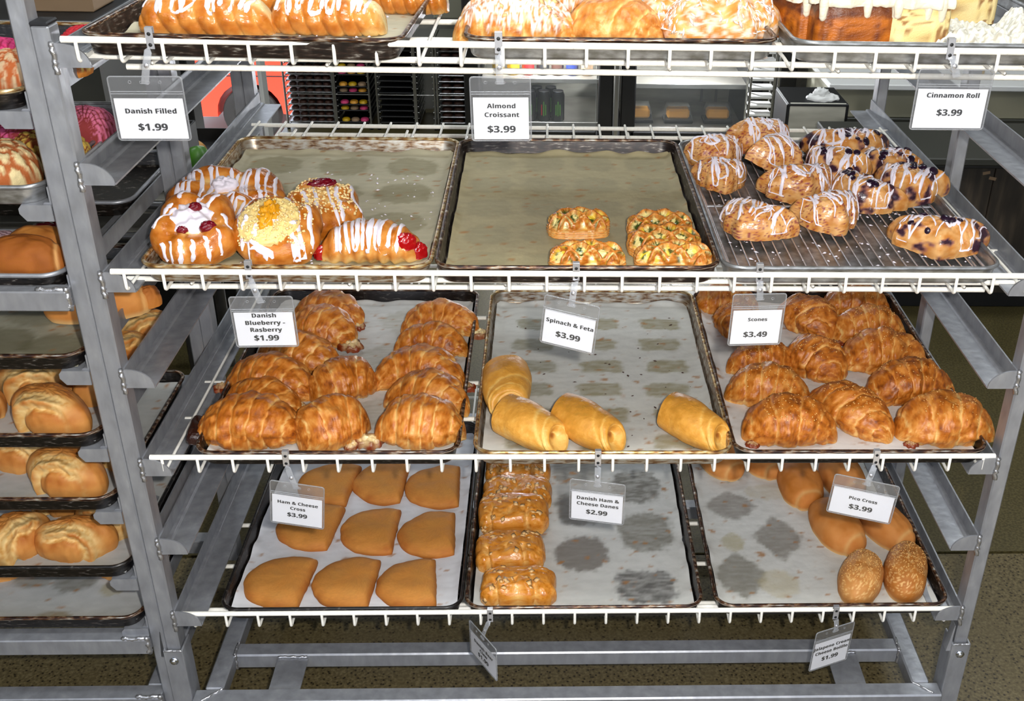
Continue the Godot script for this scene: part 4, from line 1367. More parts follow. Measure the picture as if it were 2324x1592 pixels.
func dome(d: Dictionary) -> Dictionary:
	var o := dome_of(d)
	var nt: int = d.get("nt", 30)
	var na: int = d.get("na", 72)
	var col = d.get("col")
	var b := MB.new()
	for i in nt + 1:
		var ph := o.under * pow(i / float(nt), 0.92)
		for j in na:
			var th := TAU * j / na
			var p := o.pos(th, ph)
			if col != null:
				b.col = col.call(p.x / (o.L * 0.5), p.z / (o.W * 0.5), p.y / o.H, p)
			b.pt(p)
	b.grid(0, nt + 1, na, true)
	var k := b.pt(Vector3(0, b.v[nt * na].y, 0))
	for j in na:
		var a := nt * na + j
		var e := nt * na + (j + 1) % na
		b.x.append_array(PackedInt32Array([k, e, a]))
	b.orient(0)
	return {"mesh": b.mesh(), "shape": o, "at": o.at}

func loft(d: Dictionary) -> Dictionary:
	var o := Loft.new()
	for k in ["L", "W", "H", "bend", "p", "q", "disp"]:
		if d.has(k):
			o.set(k, d[k])
	var nu: int = d.get("nu", 60)
	var nv: int = d.get("nv", 44)
	var col = d.get("col")
	var b := MB.new()
	for i in nu:
		var u := -cos(PI * i / (nu - 1)) * 0.35 + (2.0 * i / (nu - 1) - 1.0) * 0.65
		for j in nv:
			var ps := TAU * j / nv
			var p := o.pos(u, ps)
			if col != null:
				b.col = col.call(u, ps, p)
			b.pt(p)
	b.grid(0, nu, nv, true)
	b.orient(0)
	return {"mesh": b.mesh(), "shape": o, "at": o.at}

# strands of icing that lie on a surface given by at(a, b)
func strands(at: Callable, paths: Array, w: float, h: float, sd: int) -> ArrayMesh:
	var m := MB.new()
	var cs := [[-1.0, -0.15], [-0.75, 0.7], [0.0, 1.0], [0.75, 0.7], [1.0, -0.15]]
	var k := 0
	for path in paths:
		var n: int = path.size()
		if n < 2:
			continue
		var i0 := m.v.size()
		var from := m.x.size()
		var ww := w * (0.75 + 0.5 * absf(sin(k * 2.3 + sd)))
		for i in n:
			var a: Vector2 = path[i]
			var q: Vector2 = path[mini(i + 1, n - 1)]
			var r: Vector2 = path[maxi(i - 1, 0)]
			var p: Vector3 = at.call(a.x, a.y)
			var pa: Vector3 = at.call(a.x + 0.03, a.y)
			var pb: Vector3 = at.call(a.x, a.y + 0.03)
			var nn := (pb - p).cross(pa - p).normalized()
			if nn.y < 0.0:
				nn = -nn
			if nn == Vector3.ZERO:
				nn = Vector3.UP
			var tq: Vector3 = at.call(q.x, q.y)
			var tr: Vector3 = at.call(r.x, r.y)
			var t := (tq - tr).normalized()
			var s := t.cross(nn).normalized()
			var e := minf(1.0, minf(i, n - 1 - i) / 1.2 * 0.7 + 0.45)
			var wv := ww * e * (1.0 + 0.45 * fm.get_noise_2d(i * 0.55 + k * 7.0, sd))
			for z in cs:
				m.pt(p + s * wv * z[0] + nn * h * z[1] * (0.6 + 0.4 * e))
		m.grid(i0, n, 5, false)
		# the ribbon is open below: settle its sense by its first facet
		var f := (m.v[i0 + 6] - m.v[i0 + 1]).cross(m.v[i0 + 2] - m.v[i0 + 1])
		if f.y < 0.0 if absf(f.y) > 1e-12 else false:
			pass
		var mid := i0 + (n / 2) * 5 + 2
		var nrm := (m.v[mid + 1] - m.v[mid]).cross((m.v[mid + 5] if mid + 5 < m.v.size() else m.v[mid - 5]) - m.v[mid])
		if mid + 5 >= m.v.size():
			nrm = -nrm
		var a0: Vector3 = at.call(path[n / 2].x, path[n / 2].y)
		var out := (m.v[mid] - a0)
		# grid order a, b, b+nv: its clockwise normal is (b+nv - a) x (b - a)
		if nrm.dot(out) > 0.0:
			m.flip(from)
		k += 1
	return m.mesh()

# zigzag strands back and forth across a piece
func zigzag(n: int, a0: float, a1: float, b0: float, b1: float, jit: float, sd: int, joined := true, rag := 0.3) -> Array:
	var g := RandomNumberGenerator.new()
	g.seed = sd
	var out := []
	var last := []
	for i in n:
		var a := lerpf(a0, a1, (i + 0.5) / n) + (g.randf() - 0.5) * jit
		var e := a + (g.randf() - 0.5) * jit * 1.6
		var s0 := b0 + g.randf() * rag
		var s1 := b1 - g.randf() * rag * 1.2
		var p := []
		for j in 11:
			var t := j / 10.0
			p.append(Vector2(lerpf(a, e, t) + 0.05 * sin(t * 5.0 + i) * jit * 3.0, lerpf(s0, s1, t)))
		out.append(p)
		if joined and i > 0 and g.randf() < 0.7:
			var f: Vector2 = last[0] if i % 2 else last[10]
			var l: Vector2 = p[0] if i % 2 else p[10]
			var q := []
			for j in 6:
				var t := j / 5.0
				q.append(f.lerp(l, t) + Vector2(0, (-0.06 if i % 2 else 0.06) * sin(t * PI)))
			out.append(q)
		last = p
	return out

func strew(at: Callable, n: int, r: float, ra: Vector2, rb: Vector2, sd: int, flat := 0.6, long := 1.7, round := false) -> ArrayMesh:
	var g := RandomNumberGenerator.new()
	g.seed = sd
	var b := MB.new()
	for i in n:
		var a := lerpf(ra.x, ra.y, g.randf())
		var c := lerpf(rb.x, rb.y, g.randf())
		var p: Vector3 = at.call(a, c)
		var nn: Vector3 = ((at.call(a, c + 0.03) as Vector3) - p).cross((at.call(a + 0.03, c) as Vector3) - p).normalized()
		if nn.y < 0.0:
			nn = -nn
		if nn == Vector3.ZERO:
			nn = Vector3.UP
		var s := nn.cross(Vector3(cos(i * 2.4), 0.1, sin(i * 2.4))).normalized()
		var k := r * (0.7 + 0.6 * g.randf())
		b.off = Transform3D(Basis(s * long, nn * flat, s.cross(nn)), p + nn * k * flat * 0.4)
		if round:
			blob(b, k)
		else:
			lump(b, k)
	return b.mesh()

func blob(b: MB, r: float) -> void:      # a small round berry
	var i0 := b.v.size()
	var from := b.x.size()
	for i in 6:
		for j in 9:
			var p := PI * i / 5.0
			b.pt(Vector3(sin(p) * cos(TAU * j / 9), cos(p), sin(p) * sin(TAU * j / 9)) * r)
	b.grid(i0, 6, 9, true)
	b.orient(from)

func stuff(called: String, m: Mesh, mt: Material, parent: Node3D) -> MeshInstance3D:
	var o := obj(called, m, mt, parent)
	o.set_meta("kind", "stuff")
	return o

func crust_colour(k: float) -> Color:      # 0 pale .. 1 dark brown
	if k < 0.33:
		return lin("#e3b871").lerp(lin("#d08a3f"), k / 0.33)
	if k < 0.66:
		return lin("#d08a3f").lerp(lin("#b3631b"), (k - 0.33) / 0.33)
	return lin("#b3631b").lerp(lin("#74370e"), (k - 0.66) / 0.34)

# a rolled crescent with bands; opt: bands, bend, seeds, sugar, tone
func crescent(called: String, label: String, group: String, at: Vector3, yaw: float, L: float, W: float, H: float, sd: int, opt := {}) -> Node3D:
	var t := thing(called, label, "croissant", at, yaw, group)
	var edges: Array = opt.get("bands", [0.0, 0.19, 0.56, 0.86, 1.0])
	var slant: float = opt.get("slant", 0.06)
	var tone: float = opt.get("tone", 0.0)
	var sugar: float = opt.get("sugar", 0.0)
	var shift: float = opt.get("shift", 0.0)
	var band := func(u: float, ps: float) -> Vector2:
		var uu := absf(u + shift + slant * cos(ps) + 0.025 * fm.get_noise_2d(ps * 2.0, sd + u))
		for k in edges.size() - 1:
			if uu < edges[k + 1]:
				var lo: float = edges[k]
				if k == 0:
					lo = -edges[1]
				return Vector2(k, (uu - lo) / (edges[k + 1] - lo))
		return Vector2(edges.size() - 1, 0.5)
	var s := loft({"L": L, "W": W, "H": H, "bend": opt.get("bend", 0.02), "p": opt.get("p", 2.3), "q": opt.get("q", 1.8), "nu": 96, "nv": 52,
		"disp": func(u: float, ps: float) -> float:
			var q: Vector2 = band.call(u, ps)
			var bulge := pow(maxf(4.0 * q.y * (1.0 - q.y), 0.0), 0.42)
			return W * (0.050 * (bulge - 0.8) + 0.055 * (1.0 - q.x * 0.6) + 0.018 * (0.5 - q.y)) + W * 0.075 * fn.get_noise_3d(u * 1.6, cos(ps) * 1.2, sin(ps) * 1.2 + sd) + W * 0.018 * fn.get_noise_3d(u * 9.0, cos(ps) * 3.0, sin(ps) * 3.0 + sd),
		"col": func(u: float, ps: float, p: Vector3) -> Color:
			var q: Vector2 = band.call(u, ps)
			var bulge := pow(maxf(4.0 * q.y * (1.0 - q.y), 0.0), 0.42)
			var k := 0.18 + 0.40 * sm(0.30, 0.72 + 0.2 * fm.get_noise_2d(ps * 2.0, u * 3.0 + sd), bulge) + 0.50 * fn.get_noise_3d(p.x * 42.0, p.y * 60.0 + sd, p.z * 42.0) + tone
			k += 0.22 * fn.get_noise_3d(p.x * 150.0, p.y * 320.0, p.z * 150.0 + sd)
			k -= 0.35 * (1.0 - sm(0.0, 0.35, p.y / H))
			var c := crust_colour(clampf(k, 0.0, 1.0))
			if sugar > 0.0:
				var f := sm(0.35, 0.75, p.y / H + 0.5 * fn.get_noise_3d(p.x * 80.0, p.z * 80.0, sd)) * sugar
				c = c.lerp(lin("#f1ece6"), f * sm(-0.2, 0.25, fn.get_noise_3d(p.x * 190.0, sd, p.z * 190.0) + 0.12))
			return c})
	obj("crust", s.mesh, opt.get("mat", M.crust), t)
	if opt.has("seeds"):
		var g := strew(s.at, opt.seeds, 0.0011, Vector2(-0.62, 0.62), Vector2(-0.75, 0.55), sd + 3)
		stuff("sesame_seeds", g, M.sesame, t)
	if opt.has("flakes"):
		stuff("almond_flakes", strew(s.at, opt.flakes, 0.0048, Vector2(-0.7, 0.7), Vector2(-0.7, 0.7), sd + 4, 0.12, 1.3), M.almond, t)
	for q in opt.get("fill", []):       # melted filling that escaped at an end: [x, z, size, darkness]
		var dk: float = q[3]
		var r := dome({"L": q[2], "W": q[2] * 0.75, "H": q[2] * 0.32, "nt": 12, "na": 28,
			"disp": func(a, b, _y): return q[2] * 0.12 * fm.get_noise_3d(a * 2.2, b * 2.2, sd + q[0] * 30.0),
			"col": func(a, b, _y, _p): return lin("#e6cf98").lerp(lin("#7a2f12"), clampf(sm(0.5, 1.0, Vector2(a, b).length()) * 0.8 + dk + 0.3 * fm.get_noise_2d(a * 4.0, b * 4.0 + sd), 0.0, 1.0))})
		obj("melted_filling", r.mesh, M.cheese, t, Vector3(q[0], 0.001, q[1]))
	return t

func base_y(s: int) -> float:       # top of the paper in the pans of a shelf
	return LIP[s] - 0.0212

# ------------------------------------------------------------------ second shelf: danishes
func pastries_danish() -> void:
	var y := base_y(1)
	# round danish with white filling and cherries
	var t := thing("danish", "round danish with a white cream centre and dark cherries, front left", "danish", Vector3(0.104, y + 0.028, -0.112), 0.12)
	t.rotation.x = 0.46
	var s := danish_base(0.132, 0.150, 0.062, 3, 0.030)
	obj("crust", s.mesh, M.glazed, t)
	obj("cream", dome({"L": 0.072, "W": 0.070, "H": 0.018, "nt": 16, "na": 36, "disp": func(a, b, _y): return 0.006 * fm.get_noise_2d(a * 2.0, b * 2.0)}).mesh, M.icing, t, Vector3(-0.002, 0.035, -0.006))
	obj("custard_ring", dome({"L": 0.092, "W": 0.088, "H": 0.012, "nt": 14, "na": 36, "disp": func(a, b, _y): return 0.004 * fm.get_noise_2d(a * 3.0, b * 3.0 + 5.0)}).mesh, M.cream, t, Vector3(0.002, 0.032, -0.002))
	for q in [[0.004, 0.050, -0.020, 0.021], [0.026, 0.044, 0.020, 0.028], [-0.014, 0.044, 0.022, 0.018]]:
		obj("cherry", dome({"L": q[3], "W": q[3] * 0.8, "H": q[3] * 0.5, "nt": 10, "na": 20, "disp": func(a, b, _y): return 0.0016 * fm.get_noise_2d(a * 3.0, b * 3.0)}).mesh, M.jam, t, Vector3(q[0], q[1], q[2]))
	var paths := []
	for q in [[-0.72, 0.55, -0.62, 0.97], [-0.5, 0.6, -0.45, 0.97], [-0.25, 0.62, -0.22, 0.98], [0.02, 0.65, 0.0, 0.98], [0.30, 0.55, 0.36, 0.93], [0.58, 0.35, 0.66, 0.8], [0.7, -0.1, 0.9, 0.2], [-0.9, 0.1, -0.5, -0.45], [-0.82, 0.2, -0.45, -0.35], [0.1, -0.55, 0.25, -0.85], [0.35, -0.3, 0.55, -0.62], [-0.3, -0.55, -0.15, -0.85]]:
		paths.append(curve(Vector2(q[0], q[1]), Vector2(q[2], q[3]), 0.06))
	obj("icing", strands(s.at, paths, 0.0032, 0.0018, 4), M.icing, t)
	# two folded danishes lying behind it
	t = thing("danish", "dark glazed folded danish under thick white icing, behind the cherry danish", "danish", Vector3(0.112, y + 0.020, -0.275), 0.10)
	t.rotation.x = 0.30
	s = danish_base(0.205, 0.135, 0.062, 9, 0.016, 0.12)
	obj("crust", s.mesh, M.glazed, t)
	obj("icing", strands(s.at, zigzag(13, -0.85, 0.9, -0.75, 0.85, 0.10, 12), 0.0034, 0.0018, 5), M.icing, t)
	obj("cream", dome({"L": 0.045, "W": 0.035, "H": 0.014, "nt": 12, "na": 26, "disp": func(a, b, _y): return 0.004 * fm.get_noise_2d(a * 2.0, b * 2.0 + 3.0)}).mesh, M.icing, t, Vector3(0.0, 0.046, 0.0))
	t = thing("danish", "small iced danish wedged between the cherry danish and the folded one", "danish", Vector3(0.150, y + 0.012, -0.205), -0.3)
	t.rotation.x = 0.5
	s = danish_base(0.12, 0.10, 0.05, 15, 0.012, 0.1)
	obj("crust", s.mesh, M.glazed, t)
	obj("icing", strands(s.at, zigzag(9, -0.8, 0.8, -0.8, 0.8, 0.12, 17), 0.003, 0.0018, 6), M.icing, t)
	# yellow custard danish with crumbs
	t = thing("danish", "round danish with a yellow jam centre, pale crumbs and icing", "danish", Vector3(0.236, y + 0.024, -0.118), -0.1)
	t.rotation.x = 0.44
	s = danish_base(0.146, 0.140, 0.054, 21, 0.020)
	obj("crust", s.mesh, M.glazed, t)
	var ring := dome({"L": 0.100, "W": 0.100, "H": 0.017, "nt": 24, "na": 64, "disp": func(a, b, _y): return 0.006 * fn.get_noise_2d(a * 7.0, b * 7.0)})
	var cr := obj("crumb_ring", ring.mesh, M.cream, t, Vector3(-0.008, 0.040, 0.002))
	stuff("streusel", strew(ring.at, 240, 0.0024, Vector2(-0.9, 0.9), Vector2(-0.9, 0.9), 33, 0.8, 1.2), M.crumbs, cr)
	obj("icing", strands(ring.at, zigzag(5, -0.8, 0.9, -0.6, 1.0, 0.3, 38, false, 0.8), 0.0036, 0.0022, 3), M.icing, cr)
	obj("jam", dome({"L": 0.032, "W": 0.062, "H": 0.010, "nt": 14, "na": 30, "disp": func(a, b, _y): return 0.005 * fm.get_noise_2d(a * 3.0, b * 3.0 + 2.0)}).mesh, M.yellow_jam, t, Vector3(-0.008, 0.054, -0.004))
	stuff("streusel", strew(s.at, 260, 0.0024, Vector2(-0.75, 0.85), Vector2(-0.8, 0.62), 31, 0.8, 1.2), M.crumbs, t)
	paths = []
	for q in [[-0.95, -0.3, -0.6, 0.75], [-0.8, 0.1, -0.35, 0.95], [-0.6, 0.55, 0.1, 0.96], [0.15, -0.7, 0.55, 0.95], [0.35, -0.5, 0.72, 0.85], [0.55, -0.55, 0.9, 0.45], [-0.45, -0.85, -0.95, -0.2], [0.0, -0.9, 0.1, -0.5], [-0.3, 0.8, 0.0, 0.98], [0.5, 0.4, 0.6, 0.97]]:
		paths.append(curve(Vector2(q[0], q[1]), Vector2(q[2], q[3]), 0.08))
	obj("icing", strands(s.at, paths, 0.0040, 0.0022, 7), M.icing, t)
	# crumb danish at the back right
	t = thing("danish", "crumb-topped danish with icing lying behind the yellow one", "danish", Vector3(0.283, y + 0.012, -0.240), 0.35)
	t.rotation.x = 0.25
	s = danish_base(0.136, 0.140, 0.058, 33, 0.006, 0.06)
	obj("crust", s.mesh, M.glazed, t)
	stuff("streusel", strew(s.at, 330, 0.0026, Vector2(-0.8, 0.75), Vector2(-0.85, 0.7), 35, 0.8, 1.2), M.crumbs, t)
	obj("jam", dome({"L": 0.05, "W": 0.022, "H": 0.006, "nt": 10, "na": 24, "disp": func(a, b, _y): return 0.003 * fm.get_noise_2d(a * 4.0, b * 4.0)}).mesh, M.jam, t, Vector3(0.006, 0.054, -0.030))
	obj("icing", strands(s.at, zigzag(5, -0.7, 0.9, -0.5, 0.95, 0.16, 37, false), 0.0036, 0.002, 8), M.icing, t)
	# strawberry roll at the front
	t = thing("strawberry_roll", "oblong iced roll with red strawberry filling showing at both ends", "pastry", Vector3(0.386, y, -0.105), 0.02)
	var r := loft({"L": 0.168, "W": 0.088, "H": 0.062, "bend": 0.012, "p": 2.6, "q": 1.9, "nu": 84, "nv": 48,
		"disp": func(u, ps): return 0.0022 * sin(u * 24.0 + cos(ps)) + 0.003 * fn.get_noise_2d(u * 3.0, ps),
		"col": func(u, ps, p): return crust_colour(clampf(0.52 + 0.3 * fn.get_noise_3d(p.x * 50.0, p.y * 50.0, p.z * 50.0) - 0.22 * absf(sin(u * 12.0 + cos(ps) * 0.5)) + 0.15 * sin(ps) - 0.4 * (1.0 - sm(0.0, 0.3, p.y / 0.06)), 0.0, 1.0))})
	obj("crust", r.mesh, M.glazed, t)
	obj("icing", strands(r.at, zigzag(12, -0.72, 0.62, -0.65, 1.0, 0.09, 41), 0.0034, 0.0018, 9), M.icing, t)
	for q in [[0.074, 0.006, 0.012, 0.03], [0.058, 0.026, 0.022, 0.03], [-0.076, 0.004, 0.012, 0.026]]:
		obj("strawberry_filling", dome({"L": q[3] * 1.3, "W": q[3], "H": q[3] * 0.8, "nt": 14, "na": 28, "disp": func(a, b, _y): return 0.003 * fm.get_noise_2d(a * 4.0, b * 4.0)}).mesh, M.red_jam, t, Vector3(q[0], q[1], q[2]))

func curve(a: Vector2, b: Vector2, bow: float) -> Array:
	var p := []
	var n := (b - a).orthogonal().normalized()
	for i in 12:
		var t := i / 11.0
		p.append(a.lerp(b, t) + n * bow * sin(t * PI) + n * 0.02 * sin(t * 9.0))
	return p

func danish_base(L: float, W: float, H: float, sd: int, well: float, tone := 0.0) -> Dictionary:
	return dome({"L": L, "W": W, "H": H, "ke": 2.25, "nt": 40, "na": 96, "under": 112.0,
		"disp": func(a: float, b: float, _y: float) -> float:
			var r := Vector2(a, b).length()
			var th := atan2(b, a)
			var d := -well * (1.0 - sm(0.22, 0.78, r))
			d += 0.0035 * sin(th * 5.0 + r * 3.0 + sd) * sm(0.3, 0.7, r)
			d -= 0.006 * exp(-pow(fposmod(th * 2.0 + sd + r * 1.2, PI) - 1.2, 2.0) * 14.0) * sm(0.4, 0.7, r)
			return d + 0.004 * fn.get_noise_3d(a * 1.6, b * 1.6, sd),
		"col": func(a: float, b: float, yf: float, p: Vector3) -> Color:
			var r := Vector2(a, b).length()
			var th := atan2(b, a)
			var k := 0.58 + tone + 0.34 * fn.get_noise_3d(p.x * 40.0, p.y * 40.0 + sd, p.z * 40.0) + 0.10 * fn.get_noise_3d(p.x * 220.0, p.y * 220.0, p.z * 220.0)
			k -= 0.30 * exp(-pow(fposmod(th * 2.0 + sd + r * 1.2, PI) - 1.2, 2.0) * 10.0)
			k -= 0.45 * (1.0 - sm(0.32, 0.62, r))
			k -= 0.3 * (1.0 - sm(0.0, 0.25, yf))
			return crust_colour(clampf(k, 0.0, 1.0))})

# ------------------------------------------------------------------ second shelf: lattice pastries
func pastries_lattice() -> void:
	var y := base_y(1)
	var rows := [
		["lattice pastry with spinach showing, standing alone behind the front one", 0.731, -0.215, 0.06, 0.108, 0.062, 0.0],
		["lattice pastry with spinach at the front of its pan, left of the pile", 0.742, -0.068, -0.03, 0.124, 0.062, 0.0],
		["lattice pastry at the back of the overlapping pile of three", 0.872, -0.195, -0.04, 0.112, 0.062, 0.006],
		["lattice pastry in the middle of the overlapping pile of three", 0.874, -0.133, 0.03, 0.126, 0.064, 0.004],
		["lattice pastry at the front of the overlapping pile of three", 0.884, -0.072, -0.03, 0.128, 0.064, 0.0]]
	var k := 0
	for r in rows:
		var t := thing("lattice_pastry", r[0], "pastry", Vector3(r[1], y + r[6], r[2]), r[3], "lattice pastries with spinach")
		if r[6] > 0.0:
			t.rotation.x = 0.16
		var L: float = r[4]
		var W: float = r[5]
		var sd := k * 7 + 3
		var strand := func(a: float, b: float) -> float:      # 1 on a strand, 0 in a hole
			var p := fposmod(a * 1.75 + b * 1.0 + 0.3, 1.0)
			var q := fposmod(a * 1.75 - b * 1.0 + 0.3, 1.0)
			return maxf(sm(0.33, 0.42, absf(p - 0.5)), sm(0.33, 0.42, absf(q - 0.5)))
		var s := dome({"L": L, "W": W, "H": 0.042, "ke": 3.0, "pe": 0.66, "qe": 0.92, "under": 104.0, "nt": 70, "na": 160,
			"disp": func(a: float, b: float, yf: float) -> float:
				var g: float = strand.call(a, b)
				var on := sm(0.30, 0.48, yf)
				return (0.0085 * (g - 0.7)) * on + 0.0012 * sin(yf * 60.0) * (1.0 - on) + 0.003 * fn.get_noise_3d(a * 2.0, b * 2.0, sd),
			"col": func(a: float, b: float, yf: float, p: Vector3) -> Color:
				var g: float = strand.call(a, b)
				var on := sm(0.30, 0.48, yf)
				var n := fn.get_noise_3d(p.x * 120.0, p.y * 120.0, p.z * 120.0 + sd)
				var c := crust_colour(clampf(0.45 + 0.5 * n + 0.3 * g - 0.2, 0.05, 1.0))
				var hole := lin("#d9cb88").lerp(lin("#39471a"), sm(-0.15, 0.18, fn.get_noise_3d(p.x * 90.0, sd, p.z * 90.0)))
				hole = hole.lerp(lin("#e0c030"), sm(0.25, 0.5, fm.get_noise_3d(p.x * 60.0, sd + 5, p.z * 60.0)) * 0.8)
				c = c.lerp(hole, (1.0 - g) * on)
				var side := crust_colour(clampf(0.22 + 0.14 * sin(yf * 55.0 + n * 3.0) + 0.3 * n, 0.0, 1.0))
				return side.lerp(c, on)})
		obj("crust", s.mesh, M.glazed, t)
		k += 1

# ------------------------------------------------------------------ second shelf: iced scones on the rack
func pastries_scones() -> void:
	var y: float = LIP[1] - 0.0085
	var ra := "iced raspberry scone with red specks, "
	var bl := "iced blueberry scone with dark berries, "
	var rows := [
		# label, x, z, yaw, L, W, H, blue, tilt x, tilt z, lift
		[ra + "back left corner of the rack", 1.020, -0.560, 0.2, 0.122, 0.092, 0.056, 0, 0.1, 0.0, 0.0],
		[ra + "largest, highest at the back of the pile", 1.120, -0.615, 0.25, 0.138, 0.100, 0.064, 0, 0.1, -0.1, 0.010],
		[ra + "propped up steeply in the middle of the pile", 1.118, -0.492, 0.9, 0.140, 0.100, 0.062, 0, 0.34, -0.25, 0.020],
		[ra + "half hidden at the pile's left side", 1.012, -0.432, 0.05, 0.105, 0.082, 0.050, 0, 0.05, 0.0, 0.0],
		[ra + "long one in front of the pile", 1.150, -0.372, 0.22, 0.148, 0.084, 0.054, 0, 0.22, 0.0, 0.006],
		[ra + "alone at the front left of the rack", 1.036, -0.197, -0.62, 0.140, 0.088, 0.050, 0, 0.0, 0.0, 0.0],
		[ra + "alone in the middle of the rack's front half", 1.180, -0.237, 0.25, 0.124, 0.088, 0.054, 0, 0.1, 0.0, 0.0],
		[bl + "longest, against the back edge", 1.298, -0.600, -0.05, 0.172, 0.092, 0.056, 1, 0.1, 0.0, 0.004],
		[bl + "heavily striped with icing, beside the raspberry pile", 1.238, -0.450, -0.45, 0.128, 0.102, 0.058, 1, 0.3, 0.0, 0.010],
		[bl + "behind the rightmost one", 1.358, -0.500, -0.35, 0.126, 0.086, 0.052, 1, 0.12, 0.0, 0.0],
		[bl + "slanting between the striped one and the single front one", 1.265, -0.335, -0.75, 0.150, 0.080, 0.052, 1, 0.1, 0.0, 0.0],
		[bl + "against the right side of the pan", 1.362, -0.372, -0.42, 0.132, 0.094, 0.054, 1, 0.15, 0.0, 0.006],
		[bl + "alone at the front right corner", 1.340, -0.128, -0.24, 0.160, 0.080, 0.054, 1, 0.06, 0.0, 0.0]]
	var k := 0
	for r in rows:
		var blue: bool = r[7] == 1
		var t := thing("scone", r[0], "scone", Vector3(r[1], y + r[10], r[2]), r[3], "blueberry scones" if blue else "raspberry scones")
		t.rotation.x = r[8]
		t.rotation.z = r[9]
		var H: float = r[6] * 1.04
		var sd := k * 5 + 2
		var tri := func(th: float) -> float:
			var m := fposmod(th + (0.5 if blue else 2.6), TAU / 3.0) - PI / 3.0
			return lerpf(1.0, clampf(0.62 / cos(m), 0.0, 1.25), 0.62)
		var s := dome({"L": float(r[4]) * 1.10, "W": float(r[5]) * 1.10, "H": H, "plan": tri, "nt": 40, "na": 96, "under": 104.0, "pe": 0.8, "qe": 0.95,
			"disp": func(a, b, _y): return 0.0065 * fn.get_noise_3d(a * 1.3, b * 1.3, sd) + 0.0012 * fn.get_noise_3d(a * 7.0, b * 7.0, sd),
			"col": func(a: float, b: float, yf: float, p: Vector3) -> Color:
				var n := fn.get_noise_3d(p.x * 45.0, p.y * 45.0 + sd, p.z * 45.0)
				var c := lin("#d39a58").lerp(lin("#bb7430"), clampf(0.4 + n, 0.0, 1.0)).lerp(lin("#e3b277"), clampf(0.2 - n, 0.0, 0.6))
				if blue:
					var v := fn.get_noise_3d(p.x * 22.0 + 7.0, p.y * 26.0, p.z * 22.0 + sd * 3.0)
					c = c.lerp(lin("#7a4a56"), sm(0.08, 0.22, v) * 0.75).lerp(lin("#2a1428"), sm(0.2, 0.33, v) * 0.95)
				else:
					var v := fm.get_noise_3d(p.x * 210.0, p.y * 210.0, p.z * 210.0 + sd)
					var w := sm(-0.2, 0.35, fm.get_noise_3d(p.x * 22.0, p.y * 22.0 + sd, p.z * 22.0))
					c = c.lerp(lin("#7d1c3a"), sm(0.40, 0.58, v + 0.15 * w) * 0.9)
				return c})
		obj("crust", s.mesh, M.glazed, t)
		var z := zigzag(9, -0.70, 0.72, -0.80, 0.95, 0.26, 60 + k, true, 0.75)
		obj("icing", strands(s.at, z, 0.0027, 0.0017, 10 + k), M.icing, t)
		var fine := zigzag(11, -0.75, 0.8, -0.8, 0.9, 0.45, 160 + k, false, 0.8)
		obj("icing", strands(s.at, fine, 0.0012, 0.0010, 30 + k), M.icing, t)
		if blue:
			stuff("berries", strew(s.at, 6, 0.0070, Vector2(-0.6, 0.6), Vector2(-0.4, 0.75), 80 + k, 0.4, 1.15, true), M.berry, t)
		k += 1

